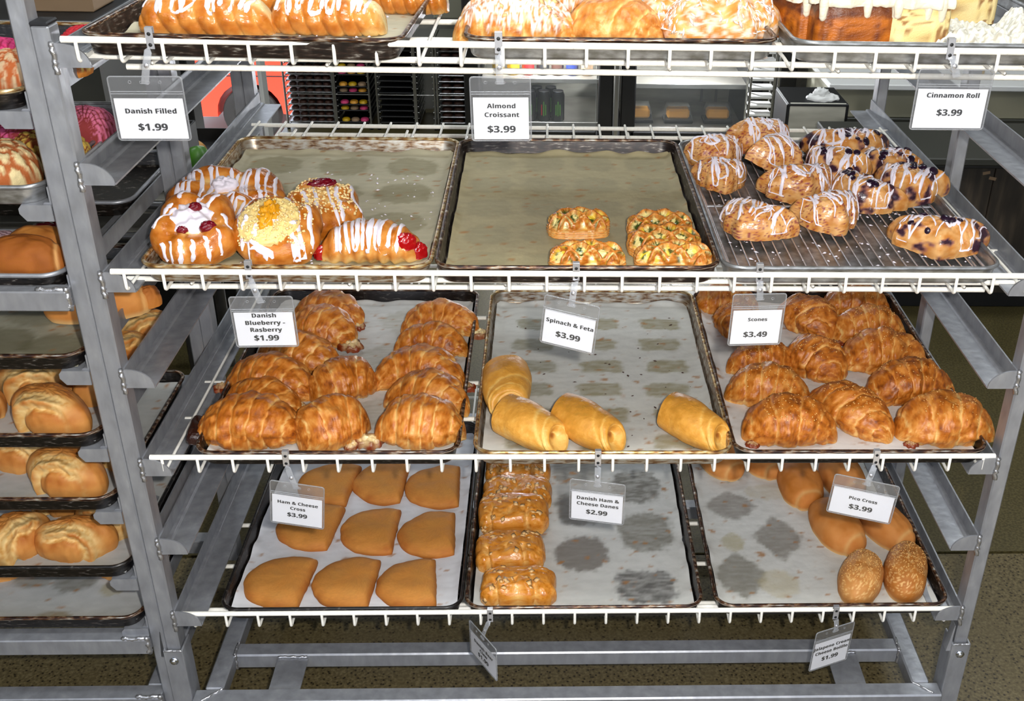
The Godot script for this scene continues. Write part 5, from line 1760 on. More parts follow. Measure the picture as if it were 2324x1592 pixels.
# ------------------------------------------------------------------ third shelf, left: plain croissants
func pastries_croissants() -> void:
	var y := base_y(2)
	var g := "croissants with a melted filling"
	var rows := [
		# label, x, z, yaw, L, W, H, bend, lift, fill
		["plain croissant at the very back, partly behind the four-line tag", 0.205, -0.560, -0.25, 0.160, 0.095, 0.064, 0.02, 0.0, [[0.07, 0.02, 0.04, 0.2]]],
		["plain croissant second from the back behind the four-line tag", 0.203, -0.470, -0.22, 0.160, 0.098, 0.068, 0.02, 0.004, [[0.078, 0.03, 0.05, 0.25]]],
		["plain croissant just below the four-line tag with cheese at its tip", 0.180, -0.365, -0.30, 0.180, 0.098, 0.066, 0.02, 0.0, [[0.085, 0.02, 0.036, 0.1], [0.10, 0.01, 0.03, 0.5]]],
		["plain croissant in the middle of the left column", 0.146, -0.262, -0.22, 0.180, 0.100, 0.072, 0.02, 0.0, [[-0.09, 0.02, 0.04, 0.55], [0.075, 0.055, 0.04, 0.1]]],
		["plain croissant squeezed behind the large front left one", 0.150, -0.190, -0.35, 0.160, 0.080, 0.058, 0.016, 0.004, [[-0.088, -0.02, 0.034, 0.3]]],
		["largest plain croissant, front left of the third shelf", 0.145, -0.098, 0.0, 0.192, 0.108, 0.078, 0.010, 0.0, []],
		["plain croissant with its open end showing a bit of ham, middle column", 0.287, -0.250, 0.5, 0.132, 0.092, 0.070, 0.012, 0.0, [[-0.012, 0.047, 0.026, 0.25]]],
		["plain croissant with a pale crescent-shaped cut end, front middle", 0.293, -0.098, 0.62, 0.136, 0.098, 0.076, 0.012, 0.0, [[0.01, 0.05, 0.03, 0.15]]],
		["plain croissant at the back of the right column", 0.448, -0.520, 0.0, 0.160, 0.090, 0.064, 0.035, 0.0, [[0.082, 0.03, 0.044, 0.05]]],
		["smooth plain croissant, second in the right column", 0.438, -0.428, -0.06, 0.152, 0.076, 0.058, 0.025, 0.0, []],
		["plain croissant in the middle of the right column, left tip towards the front", 0.428, -0.300, -0.04, 0.176, 0.095, 0.072, 0.045, 0.0, [[0.094, 0.03, 0.036, 0.6]]],
		["plain croissant second from the front in the right column", 0.452, -0.205, -0.22, 0.166, 0.094, 0.068, 0.02, 0.0, []],
		["plain croissant with pale underside at the front of the right column", 0.448, -0.098, 0.0, 0.166, 0.104, 0.076, 0.006, 0.0, [[-0.088, 0.025, 0.05, 0.1]]]]
	var k := 0
	for r in rows:
		var o := {"bend": r[7], "fill": r[9], "tone": 0.04 - 0.03 * (k % 3)}
		if k == 5:
			o.bands = [0.0, 0.16, 0.46, 0.80, 1.0]
			o.p = 2.8
			o.tone = 0.06
		if k == 6 or k == 7:
			o.bands = [0.0, 0.42, 0.80, 1.0]
			o.slant = 0.16
			o.p = 3.2
		if k == 12:
			o.bands = [0.0, 0.13, 0.42, 0.76, 1.0]
			o.tone = -0.06
			o.p = 3.0
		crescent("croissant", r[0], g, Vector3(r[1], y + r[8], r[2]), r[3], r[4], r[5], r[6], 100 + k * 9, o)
		k += 1
	# slab of burnt filling that ran over the pan's edge
	var t := thing("burnt_filling", "slab of dark burnt filling hanging over the pan's left edge", "filling", Vector3(0.052, y + 0.006, -0.100), 0.1)
	t.rotation.z = -0.25
	obj("slab", dome({"L": 0.036, "W": 0.075, "H": 0.022, "ke": 4.0, "pe": 0.5, "qe": 0.5, "nt": 18, "na": 44, "disp": func(a, b, _y): return 0.003 * fn.get_noise_2d(a * 3.0, b * 3.0)}).mesh, M.burnt, t)

# ------------------------------------------------------------------ third shelf, middle: golden rolls
func spiral_roll(label: String, at: Vector3, yaw: float, L: float, W: float, H: float, sd: int, tone: float, hole: float) -> void:
	var t := thing("golden_roll", label, "pastry roll", at, yaw, "golden rolls")
	# a rolled tube: shoulders slant, the front end (+x) is a coil that sinks towards its middle
	var b := MB.new()
	var nu := 84
	var nv := 60
	for i in nu:
		var f := i / float(nu - 1)
		for j in nv:
			var ps := TAU * j / nv
			var x := 0.0
			var e := 1.0
			var cap := 0.0
			if f < 0.16:                    # rounded back end
				var g := f / 0.16
				e = pow(sin(g * PI / 2), 0.62)
				x = -0.5 - 0.02 * cos(g * PI / 2)
			elif f < 0.70:
				var g := (f - 0.16) / 0.54
				e = 1.0 + 0.10 * sin(g * PI) - 0.16 * g * g
				x = -0.5 + g * 0.92
			else:                           # the coiled end
				cap = (f - 0.70) / 0.30
				e = 0.86 * (1.0 - pow(cap, 1.25)) + 0.001
				x = 0.42 + 0.08 * sin(minf(cap * 2.6, 1.0) * PI / 2) - hole * sm(0.30, 0.95, cap)
			var coil := fposmod(f * 2.6 + ps / TAU + 0.2, 1.0) if cap == 0.0 else fposmod(cap * 2.3 + ps / TAU + 0.65, 1.0)
			var ridge := sqrt(maxf(4.0 * coil * (1.0 - coil), 0.0))
			e *= 1.0 + 0.05 * (ridge - 0.7) * (1.0 if cap < 0.9 else 0.2) + 0.04 * fn.get_noise_3d(f * 3.0, cos(ps), sin(ps) + sd)
			x -= 0.15 * sin(ps) * sm(0.25, 0.70, f) * (1.0 if cap == 0.0 else 1.0 - cap)
			x += 0.025 * (ridge - 0.7) * sm(0.02, 0.2, cap) * (1.0 - sm(0.8, 1.0, cap))
			var p := Vector3(L * x, H * 0.46 + H * 0.54 * e * sin(ps), W * 0.5 * e * cos(ps))
			p.y = maxf(p.y, 0.0)
			p.x += 0.10 * L * cos(ps) * (1.0 if cap == 0.0 else 1.0 - cap) * 0.6
			var n := fn.get_noise_3d(p.x * 55.0, p.y * 70.0 + sd, p.z * 55.0)
			var k := 0.44 + tone + 0.34 * n - 0.42 * (1.0 - sm(0.15, 0.72, ridge)) * sm(0.2, 0.55, f) + 0.16 * sin(ps) - 0.10 * f
			k += 0.08 * fn.get_noise_3d(p.x * 200.0, p.y * 260.0, p.z * 200.0)
			if cap > 0.0:
				k += 0.15 * sm(0.7, 1.0, cap) - 0.10
			var c := crust_colour(clampf(k, 0.0, 1.0)).lerp(lin("#efc04e"), 0.32)
			if cap > 0.8:
				c = c.lerp(lin("#7a3414"), sm(0.8, 0.97, cap) * 0.8)
			b.col = c
			b.pt(p)
	b.grid(0, nu, nv, true)
	b.orient(0)
	obj("crust", b.mesh(), M.crust, t)

func pastries_rolls() -> void:
	var y := base_y(2)
	spiral_roll("golden roll lying behind the other two at the left of its pan", Vector3(0.600, y, -0.232), -1.50, 0.128, 0.090, 0.062, 3, -0.02, 0.05)
	spiral_roll("golden roll with a wide open end at the front left of its pan", Vector3(0.648, y, -0.092), -0.72, 0.130, 0.086, 0.064, 13, -0.06, 0.12)
	spiral_roll("darker golden roll leaning beside the front left one", Vector3(0.752, y, -0.096), -0.75, 0.130, 0.086, 0.064, 23, 0.14, 0.12)
	spiral_roll("golden roll alone at the front right corner of its pan", Vector3(0.946, y, -0.098), -0.85, 0.128, 0.082, 0.064, 33, 0.10, 0.09)

# ------------------------------------------------------------------ third shelf, right: sesame croissants
func pastries_sesame() -> void:
	var y := base_y(2)
	var rows := [
		["sesame croissant in the back left corner of its pan", 1.078, -0.625, -0.1, 0.150, 0.086, 0.060, 0.01, 0.0],
		["sesame croissant end-on beside the Scones tag at the left", 1.085, -0.510, -1.2, 0.140, 0.082, 0.062, 0.01, 0.0],
		["sesame croissant with a coiled end right of the Scones tag", 1.246, -0.540, -1.05, 0.158, 0.098, 0.066, 0.012, 0.0],
		["glossy sesame croissant in the back right corner of its pan", 1.370, -0.615, 0.0, 0.160, 0.086, 0.064, 0.008, 0.0],
		["sesame croissant with dark jam at its open left end", 1.366, -0.490, 0.05, 0.164, 0.094, 0.068, 0.02, 0.0],
		["sesame croissant below the Scones tag", 1.113, -0.348, 0.05, 0.150, 0.080, 0.060, 0.01, 0.0],
		["sesame croissant with a curled open end in the middle of its pan", 1.219, -0.345, -0.85, 0.140, 0.098, 0.070, 0.01, 0.0],
		["sesame croissant right of the curled one", 1.366, -0.370, -0.12, 0.170, 0.108, 0.074, 0.03, 0.0],
		["sesame croissant second from the front on the left", 1.103, -0.232, -0.10, 0.168, 0.094, 0.068, 0.012, 0.0],
		["sesame croissant second from the front on the right", 1.382, -0.245, 0.05, 0.172, 0.102, 0.074, 0.03, 0.0],
		["sesame croissant at the front left of its pan", 1.120, -0.104, -0.06, 0.172, 0.100, 0.072, 0.02, 0.0],
		["sesame croissant lying slantwise at the front middle of its pan", 1.244, -0.150, -0.95, 0.195, 0.092, 0.068, 0.0, 0.0],
		["sesame croissant at the front right corner of its pan", 1.408, -0.106, -0.03, 0.182, 0.108, 0.076, 0.02, 0.0]]
	var k := 0
	for r in rows:
		var o := {"bend": r[7], "tone": 0.0 + 0.05 * ((k * 3) % 4), "seeds": 130, "p": 2.5, "mat": M.crust}
		if k == 4:
			o.fill = [[-0.07, 0.028, 0.03, 0.75]]
		if k == 6 or k == 2:
			o.slant = 0.18
			o.bands = [0.0, 0.40, 0.78, 1.0]
		if k == 11:
			o.slant = 0.14
			o.bands = [0.0, 0.2, 0.6, 0.9, 1.0]
		if k == 12 or k == 10:
			o.bands = [0.0, 0.30, 0.76, 1.0]
			o.shift = 0.1
			o.fill = [[-0.07, 0.042, 0.026, 0.6]]
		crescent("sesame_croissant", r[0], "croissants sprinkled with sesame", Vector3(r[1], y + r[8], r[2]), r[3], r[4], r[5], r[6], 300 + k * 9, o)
		k += 1

# ------------------------------------------------------------------ lowest shelf: turnovers, almond pastries, torpedo rolls
func pastries_turnovers() -> void:
	var y := base_y(3)
	var col := ["left", "middle", "right"]
	var row := ["front row", "middle row", "back row"]
	var pts := [[0.150, -0.112, 0.128, 0.150], [0.280, -0.110, 0.124, 0.148], [0.402, -0.106, 0.118, 0.142], [0.176, -0.288, 0.126, 0.152], [0.305, -0.272, 0.118, 0.150], [0.427, -0.262, 0.120, 0.146], [0.188, -0.440, 0.128, 0.155], [0.303, -0.448, 0.118, 0.155], [0.424, -0.432, 0.122, 0.155]]
	for k in 9:
		var p: Array = pts[k]
		var t := thing("turnover", "smooth brown half-moon turnover, %s one of the %s" % [col[k % 3], row[k / 3]], "turnover", Vector3(p[0] + 0.022, y, p[1]), [-0.10, -0.06, 0.10, -0.12, -0.02, 0.06, -0.10, -0.05, 0.05][k], "half-moon turnovers")
		var sd := k * 3 + 1
		var cut := 0.42
		var plan := func(th: float) -> float:
			var c := cos(th)
			var r := 1.0
			if c > 0.0:
				r = minf(r, cut / maxf(c, 0.001))
			return r * (1.0 + 0.02 * fm.get_noise_2d(cos(th) * 2.0 + sd, sin(th) * 2.0))
		var L: float = p[2] * 2.0 / (1.0 + cut)
		var s := dome({"L": L, "W": p[3], "H": 0.026, "plan": plan, "pe": 0.62, "qe": 0.9, "under": 98.0, "nt": 34, "na": 110,
			"disp": func(a, b, _y): return 0.0030 * fn.get_noise_3d(a * 1.1, b * 1.1, sd),
			"col": func(a: float, b: float, yf: float, p3: Vector3) -> Color:
				var n := fn.get_noise_3d(p3.x * 18.0, sd, p3.z * 18.0)
				var c := lin("#bd7c38").lerp(lin("#a9642a"), clampf(0.35 + n, 0.0, 1.0))
				c = c.lerp(lin("#c28c45"), sm(0.5, 0.95, yf) * 0.6 * clampf(0.6 + n, 0.0, 1.0))
				c = c * (1.0 + 0.16 * fn.get_noise_3d(p3.x * 320.0, p3.y * 320.0, p3.z * 320.0))
				c.a = 1.0
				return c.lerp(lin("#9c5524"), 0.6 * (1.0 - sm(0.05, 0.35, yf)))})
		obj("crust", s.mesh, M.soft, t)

func pastries_almond() -> void:
	var y := base_y(3)
	var rows := [
		["glazed almond pastry at the front of its column", 0.622, -0.083, 0.0, 0.148, 0.088, 0.046],
		["glazed almond pastry second from the front, smooth on top", 0.602, -0.192, 0.03, 0.142, 0.100, 0.046],
		["glazed almond pastry third from the front, overlapping the next", 0.606, -0.308, 0.04, 0.150, 0.096, 0.052],
		["glazed almond pastry fourth from the front with raised ridges", 0.612, -0.388, -0.02, 0.150, 0.098, 0.050],
		["glazed almond pastry farthest back, under the shelf wire above", 0.611, -0.482, 0.0, 0.146, 0.090, 0.046]]
	var k := 0
	for r in rows:
		var t := thing("almond_pastry", r[0], "pastry", Vector3(r[1], y + (0.006 if k == 2 else 0.0), r[2]), r[3], "glazed almond pastries")
		if k == 2:
			t.rotation.x = 0.12
		var sd := k * 5 + 2
		var s := dome({"L": r[4], "W": r[5], "H": r[6], "ke": 4.2, "pe": 0.6, "qe": 0.7, "under": 108.0, "nt": 46, "na": 120,
			"disp": func(a: float, b: float, yf: float) -> float:
				var g := 0.0
				for c in [-0.62, -0.06, 0.42]:
					g += exp(-pow((a - c + 0.05 * sin(b * 3.0 + sd)) / 0.055, 2.0))
				var on := sm(-0.15 if k != 1 else 0.1, 0.35, b)
				return -0.0085 * g * on + 0.004 * fn.get_noise_3d(a * 1.8, b * 1.8, sd),
			"col": func(a: float, b: float, yf: float, p: Vector3) -> Color:
				var g := 0.0
				for c in [-0.62, -0.06, 0.42]:
					g += exp(-pow((a - c + 0.05 * sin(b * 3.0 + sd)) / 0.07, 2.0))
				var on := sm(-0.15, 0.35, b)
				var n := fn.get_noise_3d(p.x * 60.0, p.y * 60.0, p.z * 60.0 + sd)
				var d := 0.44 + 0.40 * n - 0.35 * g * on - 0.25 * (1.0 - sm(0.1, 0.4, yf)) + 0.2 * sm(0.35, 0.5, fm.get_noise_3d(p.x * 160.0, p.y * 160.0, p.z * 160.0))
				return crust_colour(clampf(d, 0.0, 1.0)).lerp(lin("#dd9426"), 0.25)})
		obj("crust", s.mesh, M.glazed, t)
		stuff("almond_flakes", strew(s.at, 34 if k != 1 else 22, 0.0056, Vector2(-0.85, 0.85), Vector2(-0.8, 0.85), 90 + k, 0.10, 1.35), M.almond, t)
		k += 1

func torpedo(called: String, label: String, group: String, at: Vector3, yaw: float, L: float, W: float, H: float, sd: int, c0: Color, c1: Color, ke: float, dusty: bool) -> Node3D:
	var t := thing(called, label, "bread roll", at, yaw, group)
	var s := dome({"L": L, "W": W, "H": H, "ke": ke, "nt": 34, "na": 84, "under": 112.0, "pe": 0.82,
		"disp": func(a: float, b: float, _y: float) -> float:
			return 0.0030 * fn.get_noise_3d(a * 1.2, b * 1.2, sd) - 0.0022 * exp(-pow((a - 0.78 - 0.15 * b) / 0.05, 2.0)),
		"col": func(a: float, b: float, yf: float, p: Vector3) -> Color:
			var n := fn.get_noise_3d(p.x * 24.0, p.y * 24.0 + sd, p.z * 24.0)
			var c := c0.lerp(c1, clampf(0.4 + n, 0.0, 1.0))
			c = c.lerp(lin("#d9a868"), exp(-pow((a - 0.80 - 0.15 * b) / 0.045, 2.0)) * 0.7)
			c = c.lerp(lin("#dcb377"), (1.0 - sm(0.02, 0.22, yf)) * 0.8)
			if dusty:
				var v := fn.get_noise_3d(p.x * 190.0, p.y * 190.0, p.z * 190.0 + sd)
				c = c.lerp(lin("#e0b576"), sm(0.12, 0.30, v) * 0.8 * sm(0.25, 0.5, yf))
				c = c.lerp(lin("#a8621f"), sm(0.0, 0.5, fm.get_noise_3d(p.x * 26.0, sd, p.z * 26.0)) * 0.5)
			return c})
	obj("crust", s.mesh, M.soft if not dusty else M.bread, t)
	if dusty:
		stuff("sesame_seeds", strew(s.at, 240, 0.0012, Vector2(-0.7, 0.75), Vector2(-0.8, 0.8), sd + 5, 0.7, 1.3), M.sesame, t)
	return t

func pastries_torpedo() -> void:
	var y := base_y(3)
	var g := "smooth torpedo rolls"
	var a := lin("#c98546")
	var b := lin("#b06a2c")
	torpedo("torpedo_roll", "smooth brown roll at the back left of its pan, under the shelf wire", g, Vector3(1.082, y, -0.520), -1.2, 0.140, 0.096, 0.056, 3, a, b, 2.1, false)
	torpedo("torpedo_roll", "smooth brown roll second from the left along the back", g, Vector3(1.178, y, -0.525), -1.3, 0.140, 0.090, 0.052, 7, a, b, 2.1, false)
	torpedo("torpedo_roll", "smooth brown roll left of the Pico Cross tag with a seam at its end", g, Vector3(1.246, y, -0.420), -1.55, 0.158, 0.098, 0.060, 11, lin("#c07838"), lin("#a8621f"), 2.15, false)
	torpedo("torpedo_roll", "smooth brown roll behind the Pico Cross tag", g, Vector3(1.348, y, -0.450), -1.45, 0.150, 0.096, 0.058, 15, a, b, 2.1, false)
	torpedo("torpedo_roll", "smooth brown roll just below the left of the Pico Cross tag", g, Vector3(1.292, y, -0.265), -1.28, 0.172, 0.094, 0.060, 19, a, lin("#b8702f"), 2.2, false)
	torpedo("torpedo_roll", "smooth brown roll by the pan's right side under the Pico Cross tag", g, Vector3(1.396, y, -0.275), -1.2, 0.172, 0.088, 0.058, 23, a, lin("#b8702f"), 2.15, false)
	torpedo("seeded_roll", "sesame-dusted roll at the front, left of two", "sesame-dusted rolls", Vector3(1.301, y, -0.100), 1.12, 0.152, 0.086, 0.062, 27, lin("#c98d4e"), lin("#b5763a"), 1.95, true)
	torpedo("seeded_roll", "sesame-dusted roll at the front, right of two", "sesame-dusted rolls", Vector3(1.397, y, -0.118), 1.25, 0.166, 0.086, 0.064, 31, lin("#b97838"), lin("#a05f24"), 1.95, true)

# ------------------------------------------------------------------ top shelf
func pastries_top() -> void:
	var y := base_y(0)
	# long strips with folded crusts
	var rows := [["long iced strip pastry at the left of the top shelf", 0.158, -0.150, -0.06, 0.205, 0.095, 0.060], ["long iced strip pastry with a pale end, right of the first strip", 0.338, -0.165, -0.07, 0.180, 0.095, 0.058], ["long strip pastry mostly out of view at the back right", 0.440, -0.33, -0.05, 0.14, 0.09, 0.058], ["long strip pastry behind the leftmost one", 0.16, -0.29, -0.04, 0.20, 0.095, 0.060]]
	var k := 0
	for r in rows:
		var t := thing("strip_pastry", r[0], "pastry", Vector3(r[1], y, r[2]), r[3], "filled strip pastries")
		var sd := k * 7 + 1
		var H: float = r[6]
		var s := loft({"L": r[4], "W": r[5], "H": H, "p": 4.0, "q": 2.2, "nu": 120, "nv": 52,
			"disp": func(u: float, ps: float) -> float:
				var f := fposmod(u * 3.6 + 0.35 * sin(ps) + sd, 1.0)
				return 0.006 * (sqrt(maxf(4.0 * f * (1.0 - f), 0.0)) - 0.7) * (1.0 if cos(ps) > -0.5 else 0.6) + 0.003 * fn.get_noise_2d(u * 3.0, ps + sd),
			"col": func(u: float, ps: float, p: Vector3) -> Color:
				var f := fposmod(u * 3.6 + 0.35 * sin(ps) + sd, 1.0)
				var c := crust_colour(clampf(0.46 + 0.25 * sqrt(maxf(4.0 * f * (1.0 - f), 0.0)) - 0.12 + 0.3 * fn.get_noise_3d(p.x * 40.0, p.y * 40.0, p.z * 40.0) - (0.35 * sm(0.55, 0.9, u) if k == 1 else 0.0) - 0.3 * (1.0 - sm(0.0, 0.25, p.y / H)), 0.0, 1.0))
				return c.lerp(lin("#ecd9a0"), sm(0.78, 0.95, sin(ps)) * 0.7)})
		obj("crust", s.mesh, M.glazed, t)
		obj("icing", strands(s.at, zigzag(13, -0.85, 0.8, -0.5, 0.8, 0.10, 200 + k), 0.0034, 0.0018, 50 + k), M.icing, t)
		obj("cream", dome({"L": r[4] * 0.78, "W": 0.034, "H": 0.010, "ke": 3.0, "nt": 12, "na": 50, "disp": func(a, b, _y): return 0.004 * fn.get_noise_2d(a * 8.0, b * 2.0)}).mesh, M.cream, t, Vector3(0, H - 0.005, 0))
		k += 1
	# almond croissants with sugar
	crescent("almond_croissant", "sugar-dusted almond croissant at the left of the middle top pan", "", Vector3(0.628, y, -0.120), 0.05, 0.190, 0.105, 0.070, 700, {"bend": 0.015, "sugar": 0.95, "flakes": 26, "p": 3.0, "tone": -0.1})
	crescent("almond_croissant", "sugar-dusted almond croissant hidden behind the left one", "", Vector3(0.700, y, -0.270), 0.1, 0.180, 0.100, 0.072, 711, {"bend": 0.02, "sugar": 0.9, "flakes": 20, "tone": -0.1})
	var t := crescent("folded_pastry", "flaky golden folded pastry between the sugared almond croissants", "", Vector3(0.780, y, -0.130), -0.3, 0.150, 0.110, 0.064, 722, {"bend": -0.01, "bands": [0.0, 0.35, 0.75, 1.0], "slant": 0.3, "tone": -0.16, "p": 2.6})
	t.set_meta("category", "pastry")
	# coconut rosette
	t = thing("coconut_pastry", "large round pastry covered in coconut shreds on the top shelf", "pastry", Vector3(0.930, y, -0.185), 0.0)
	var s := dome({"L": 0.215, "W": 0.22, "H": 0.078, "ke": 2.3, "nt": 44, "na": 110, "under": 110.0,
		"disp": func(a, b, _y): return 0.012 * fn.get_noise_2d(a * 1.7, b * 1.7) - 0.014 * (1.0 - sm(0.1, 0.5, Vector2(a, b).length())) + 0.006 * sin(atan2(b, a) * 7.0),
		"col": func(a, b, yf, p): return crust_colour(clampf(0.32 + 0.5 * fn.get_noise_3d(p.x * 40.0, p.y * 40.0, p.z * 40.0), 0.0, 1.0)).lerp(lin("#f0e9df"), sm(-0.1, 0.3, fn.get_noise_3d(p.x * 90.0, p.y * 90.0, p.z * 90.0)) * 0.55)})
	obj("crust", s.mesh, M.crust, t)
	stuff("coconut_shreds", strew(s.at, 620, 0.0019, Vector2(-0.85, 0.85), Vector2(-0.85, 0.95), 230, 0.6, 3.4), M.sugar, t)
	# cinnamon rolls
	rows = [["dark cinnamon roll under thick white frosting, front left of its pan", 1.140, -0.135, 0.05, 0.135, 0.125, 0.080, 0], ["cut cinnamon roll showing its pale yellow crumb face", 1.232, -0.120, 0.0, 0.098, 0.105, 0.080, 1], ["cinnamon roll behind the cut one, with a brown swirl", 1.365, -0.340, 0.0, 0.14, 0.12, 0.080, 2], ["brown cinnamon roll with drips of frosting at the far left", 1.075, -0.20, 0.3, 0.09, 0.15, 0.074, 3]]
	k = 0
	for r in rows:
		t = thing("cinnamon_roll", r[0], "cinnamon roll", Vector3(r[1], y, r[2]), r[3], "frosted cinnamon rolls")
		var kind: int = r[7]
		var sd := 11 + k * 5
		s = dome({"L": r[4], "W": r[5], "H": r[6], "ke": 5.0, "pe": 0.36, "qe": 0.36, "under": 100.0, "nt": 44, "na": 110,
			"disp": func(a, b, _y): return 0.004 * fn.get_noise_3d(a * 1.7, b * 1.7, sd),
			"col": func(a: float, b: float, yf: float, p: Vector3) -> Color:
				var n := fn.get_noise_3d(p.x * 50.0, p.y * 70.0 + sd, p.z * 50.0)
				if kind == 1 or kind == 2:
					var c := lin("#ead59c").lerp(lin("#dcc07c"), clampf(0.4 + n, 0.0, 1.0))
					return c.lerp(lin("#7a3f18"), sm(0.2, 0.42, fm.get_noise_3d(p.x * 70.0, p.y * 110.0, sd)) * 0.8)
				var c := lin("#b5641c").lerp(lin("#5a260e"), clampf(0.35 + 1.1 * n, 0.0, 1.0))
				return c.lerp(lin("#3a150a"), sm(0.55, 0.72, yf) * 0.7)})
		obj("crumb", s.mesh, M.crust if kind != 1 and kind != 2 else M.crumbly, t)
		var fr := dome({"L": r[4] * 1.04, "W": r[5] * 1.04, "H": 0.024, "ke": 4.0, "pe": 0.5, "qe": 0.6, "under": 106.0, "nt": 30, "na": 110,
			"disp": func(a: float, b: float, yf: float) -> float:
				return 0.014 * fn.get_noise_3d(a * 2.4, b * 2.4, sd + 4) + 0.004 * sin(a * 5.0 + b * 11.0 + 2.0 * fm.get_noise_2d(a * 2.0, b * 2.0))})
		obj("frosting", fr.mesh, M.frosting, t, Vector3(0, r[6] - 0.014, 0))
		for j in 3:
			var dx := (-0.36 + 0.36 * j + 0.08 * sin(j * 4.0 + sd)) * float(r[4])
			var dl := 0.020 + 0.012 * absf(sin(j * 2.0 + sd))
			var dr := MB.new()
			dr.lathe(PackedVector2Array([Vector2(0.0001, dl * 1.3), Vector2(0.006, dl * 1.15), Vector2(0.0075, dl * 0.8), Vector2(0.006, dl * 0.4), Vector2(0.0055, dl * 0.15), Vector2(0.003, 0.001), Vector2(0.0001, 0.0)]), 14)
			obj("frosting_drip", dr.mesh(), M.frosting, t, Vector3(dx, r[6] - 0.016 - dl * 0.6, r[5] * 0.5 - 0.004))
		k += 1
	# crumpled frosted paper
	t = thing("crumpled_paper", "crumpled translucent baking paper smeared with frosting, right of the cinnamon rolls", "baking paper", Vector3(1.335, y, -0.110), -0.08)
	var b := MB.new()
	for i in 60:
		for j in 80:
			var u := j / 79.0
			var v := i / 59.0
			var h := 0.030 * sm(0.0, 0.2, v) * sm(0.0, 0.12, u) * sm(0.0, 0.06, 1.0 - u) * (0.65 + 0.55 * fn.get_noise_2d(u * 3.0, v * 2.5)) + 0.004
			h += 0.007 * absf(fm.get_noise_2d(u * 9.0, v * 7.0 + 3.0)) + 0.02 * exp(-pow((u - 0.86) / 0.1, 2.0)) * sm(0.05, 0.4, v)
			var n := fn.get_noise_2d(u * 14.0, v * 10.0)
			b.col = lin("#d8d6cc").lerp(lin("#b8b4a4"), clampf(0.3 + n, 0.0, 1.0)).lerp(lin("#8a7a5a"), sm(0.32, 0.5, fm.get_noise_2d(u * 18.0, v * 16.0)) * 0.5)
			b.pt(Vector3((u - 0.5) * 0.165 + 0.02 * (v - 0.5), h, -(v - 0.5) * 0.14))
	b.grid(0, 60, 80, false)
	b.flip(0)
	obj("sheet", b.mesh(), M.paper, t)

# ------------------------------------------------------------------ the left rack's breads
func bolillo(label: String, at: Vector3, yaw: float, L: float, W: float, H: float, sd: int, side := 1.0, roll := 0.0) -> void:
	var t := thing("split_roll", label, "bread roll", at, yaw, "crusty split rolls")
	t.rotation.x = roll
	var open := func(a: float, b: float) -> float:          # across the split: 0 on the lip
		return b - (0.76 - 0.30 * a * side) + 0.05 * fm.get_noise_2d(a * 3.0, sd)
	var s := dome({"L": L, "W": W, "H": H, "ke": 1.72, "nt": 40, "na": 96, "under": 114.0, "pe": 0.84,
		"disp": func(a: float, b: float, _y: float) -> float:
			var v: float = open.call(a, b)
			var w := 1.0 - sm(0.35, 0.8, absf(a))
			return w * (0.0085 * exp(-pow((v + 0.10) / 0.11, 2.0)) - 0.0085 * exp(-pow((v - 0.05) / 0.07, 2.0)) + 0.002 * fn.get_noise_2d(a * 6.0, b * 6.0 + sd)) + 0.0035 * fn.get_noise_3d(a * 1.2, b * 1.2, sd),
		"col": func(a: float, b: float, yf: float, p: Vector3) -> Color:
			var v: float = open.call(a, b)
			var w := 1.0 - sm(0.45, 0.85, absf(a))
			var n := fn.get_noise_3d(p.x * 26.0, p.y * 26.0 + sd, p.z * 26.0)
			var f := fn.get_noise_3d(p.x * 130.0, p.y * 60.0, p.z * 130.0 + sd)
			var c := lin("#c98742").lerp(lin("#ab6224"), clampf(0.4 + n, 0.0, 1.0))
			c = c.lerp(lin("#d69a55"), (1.0 - sm(0.05, 0.45, yf)) * 0.6)
			var pale := lin("#e2c283").lerp(lin("#c78f42"), clampf(0.35 + 1.0 * f + 0.5 * n, 0.0, 1.0))
			return c.lerp(pale, sm(-0.62, -0.36, v + 0.10 * f) * (1.0 - sm(0.0, 0.09, v)) * w * 0.92)})
	obj("crust", s.mesh, M.bread, t)

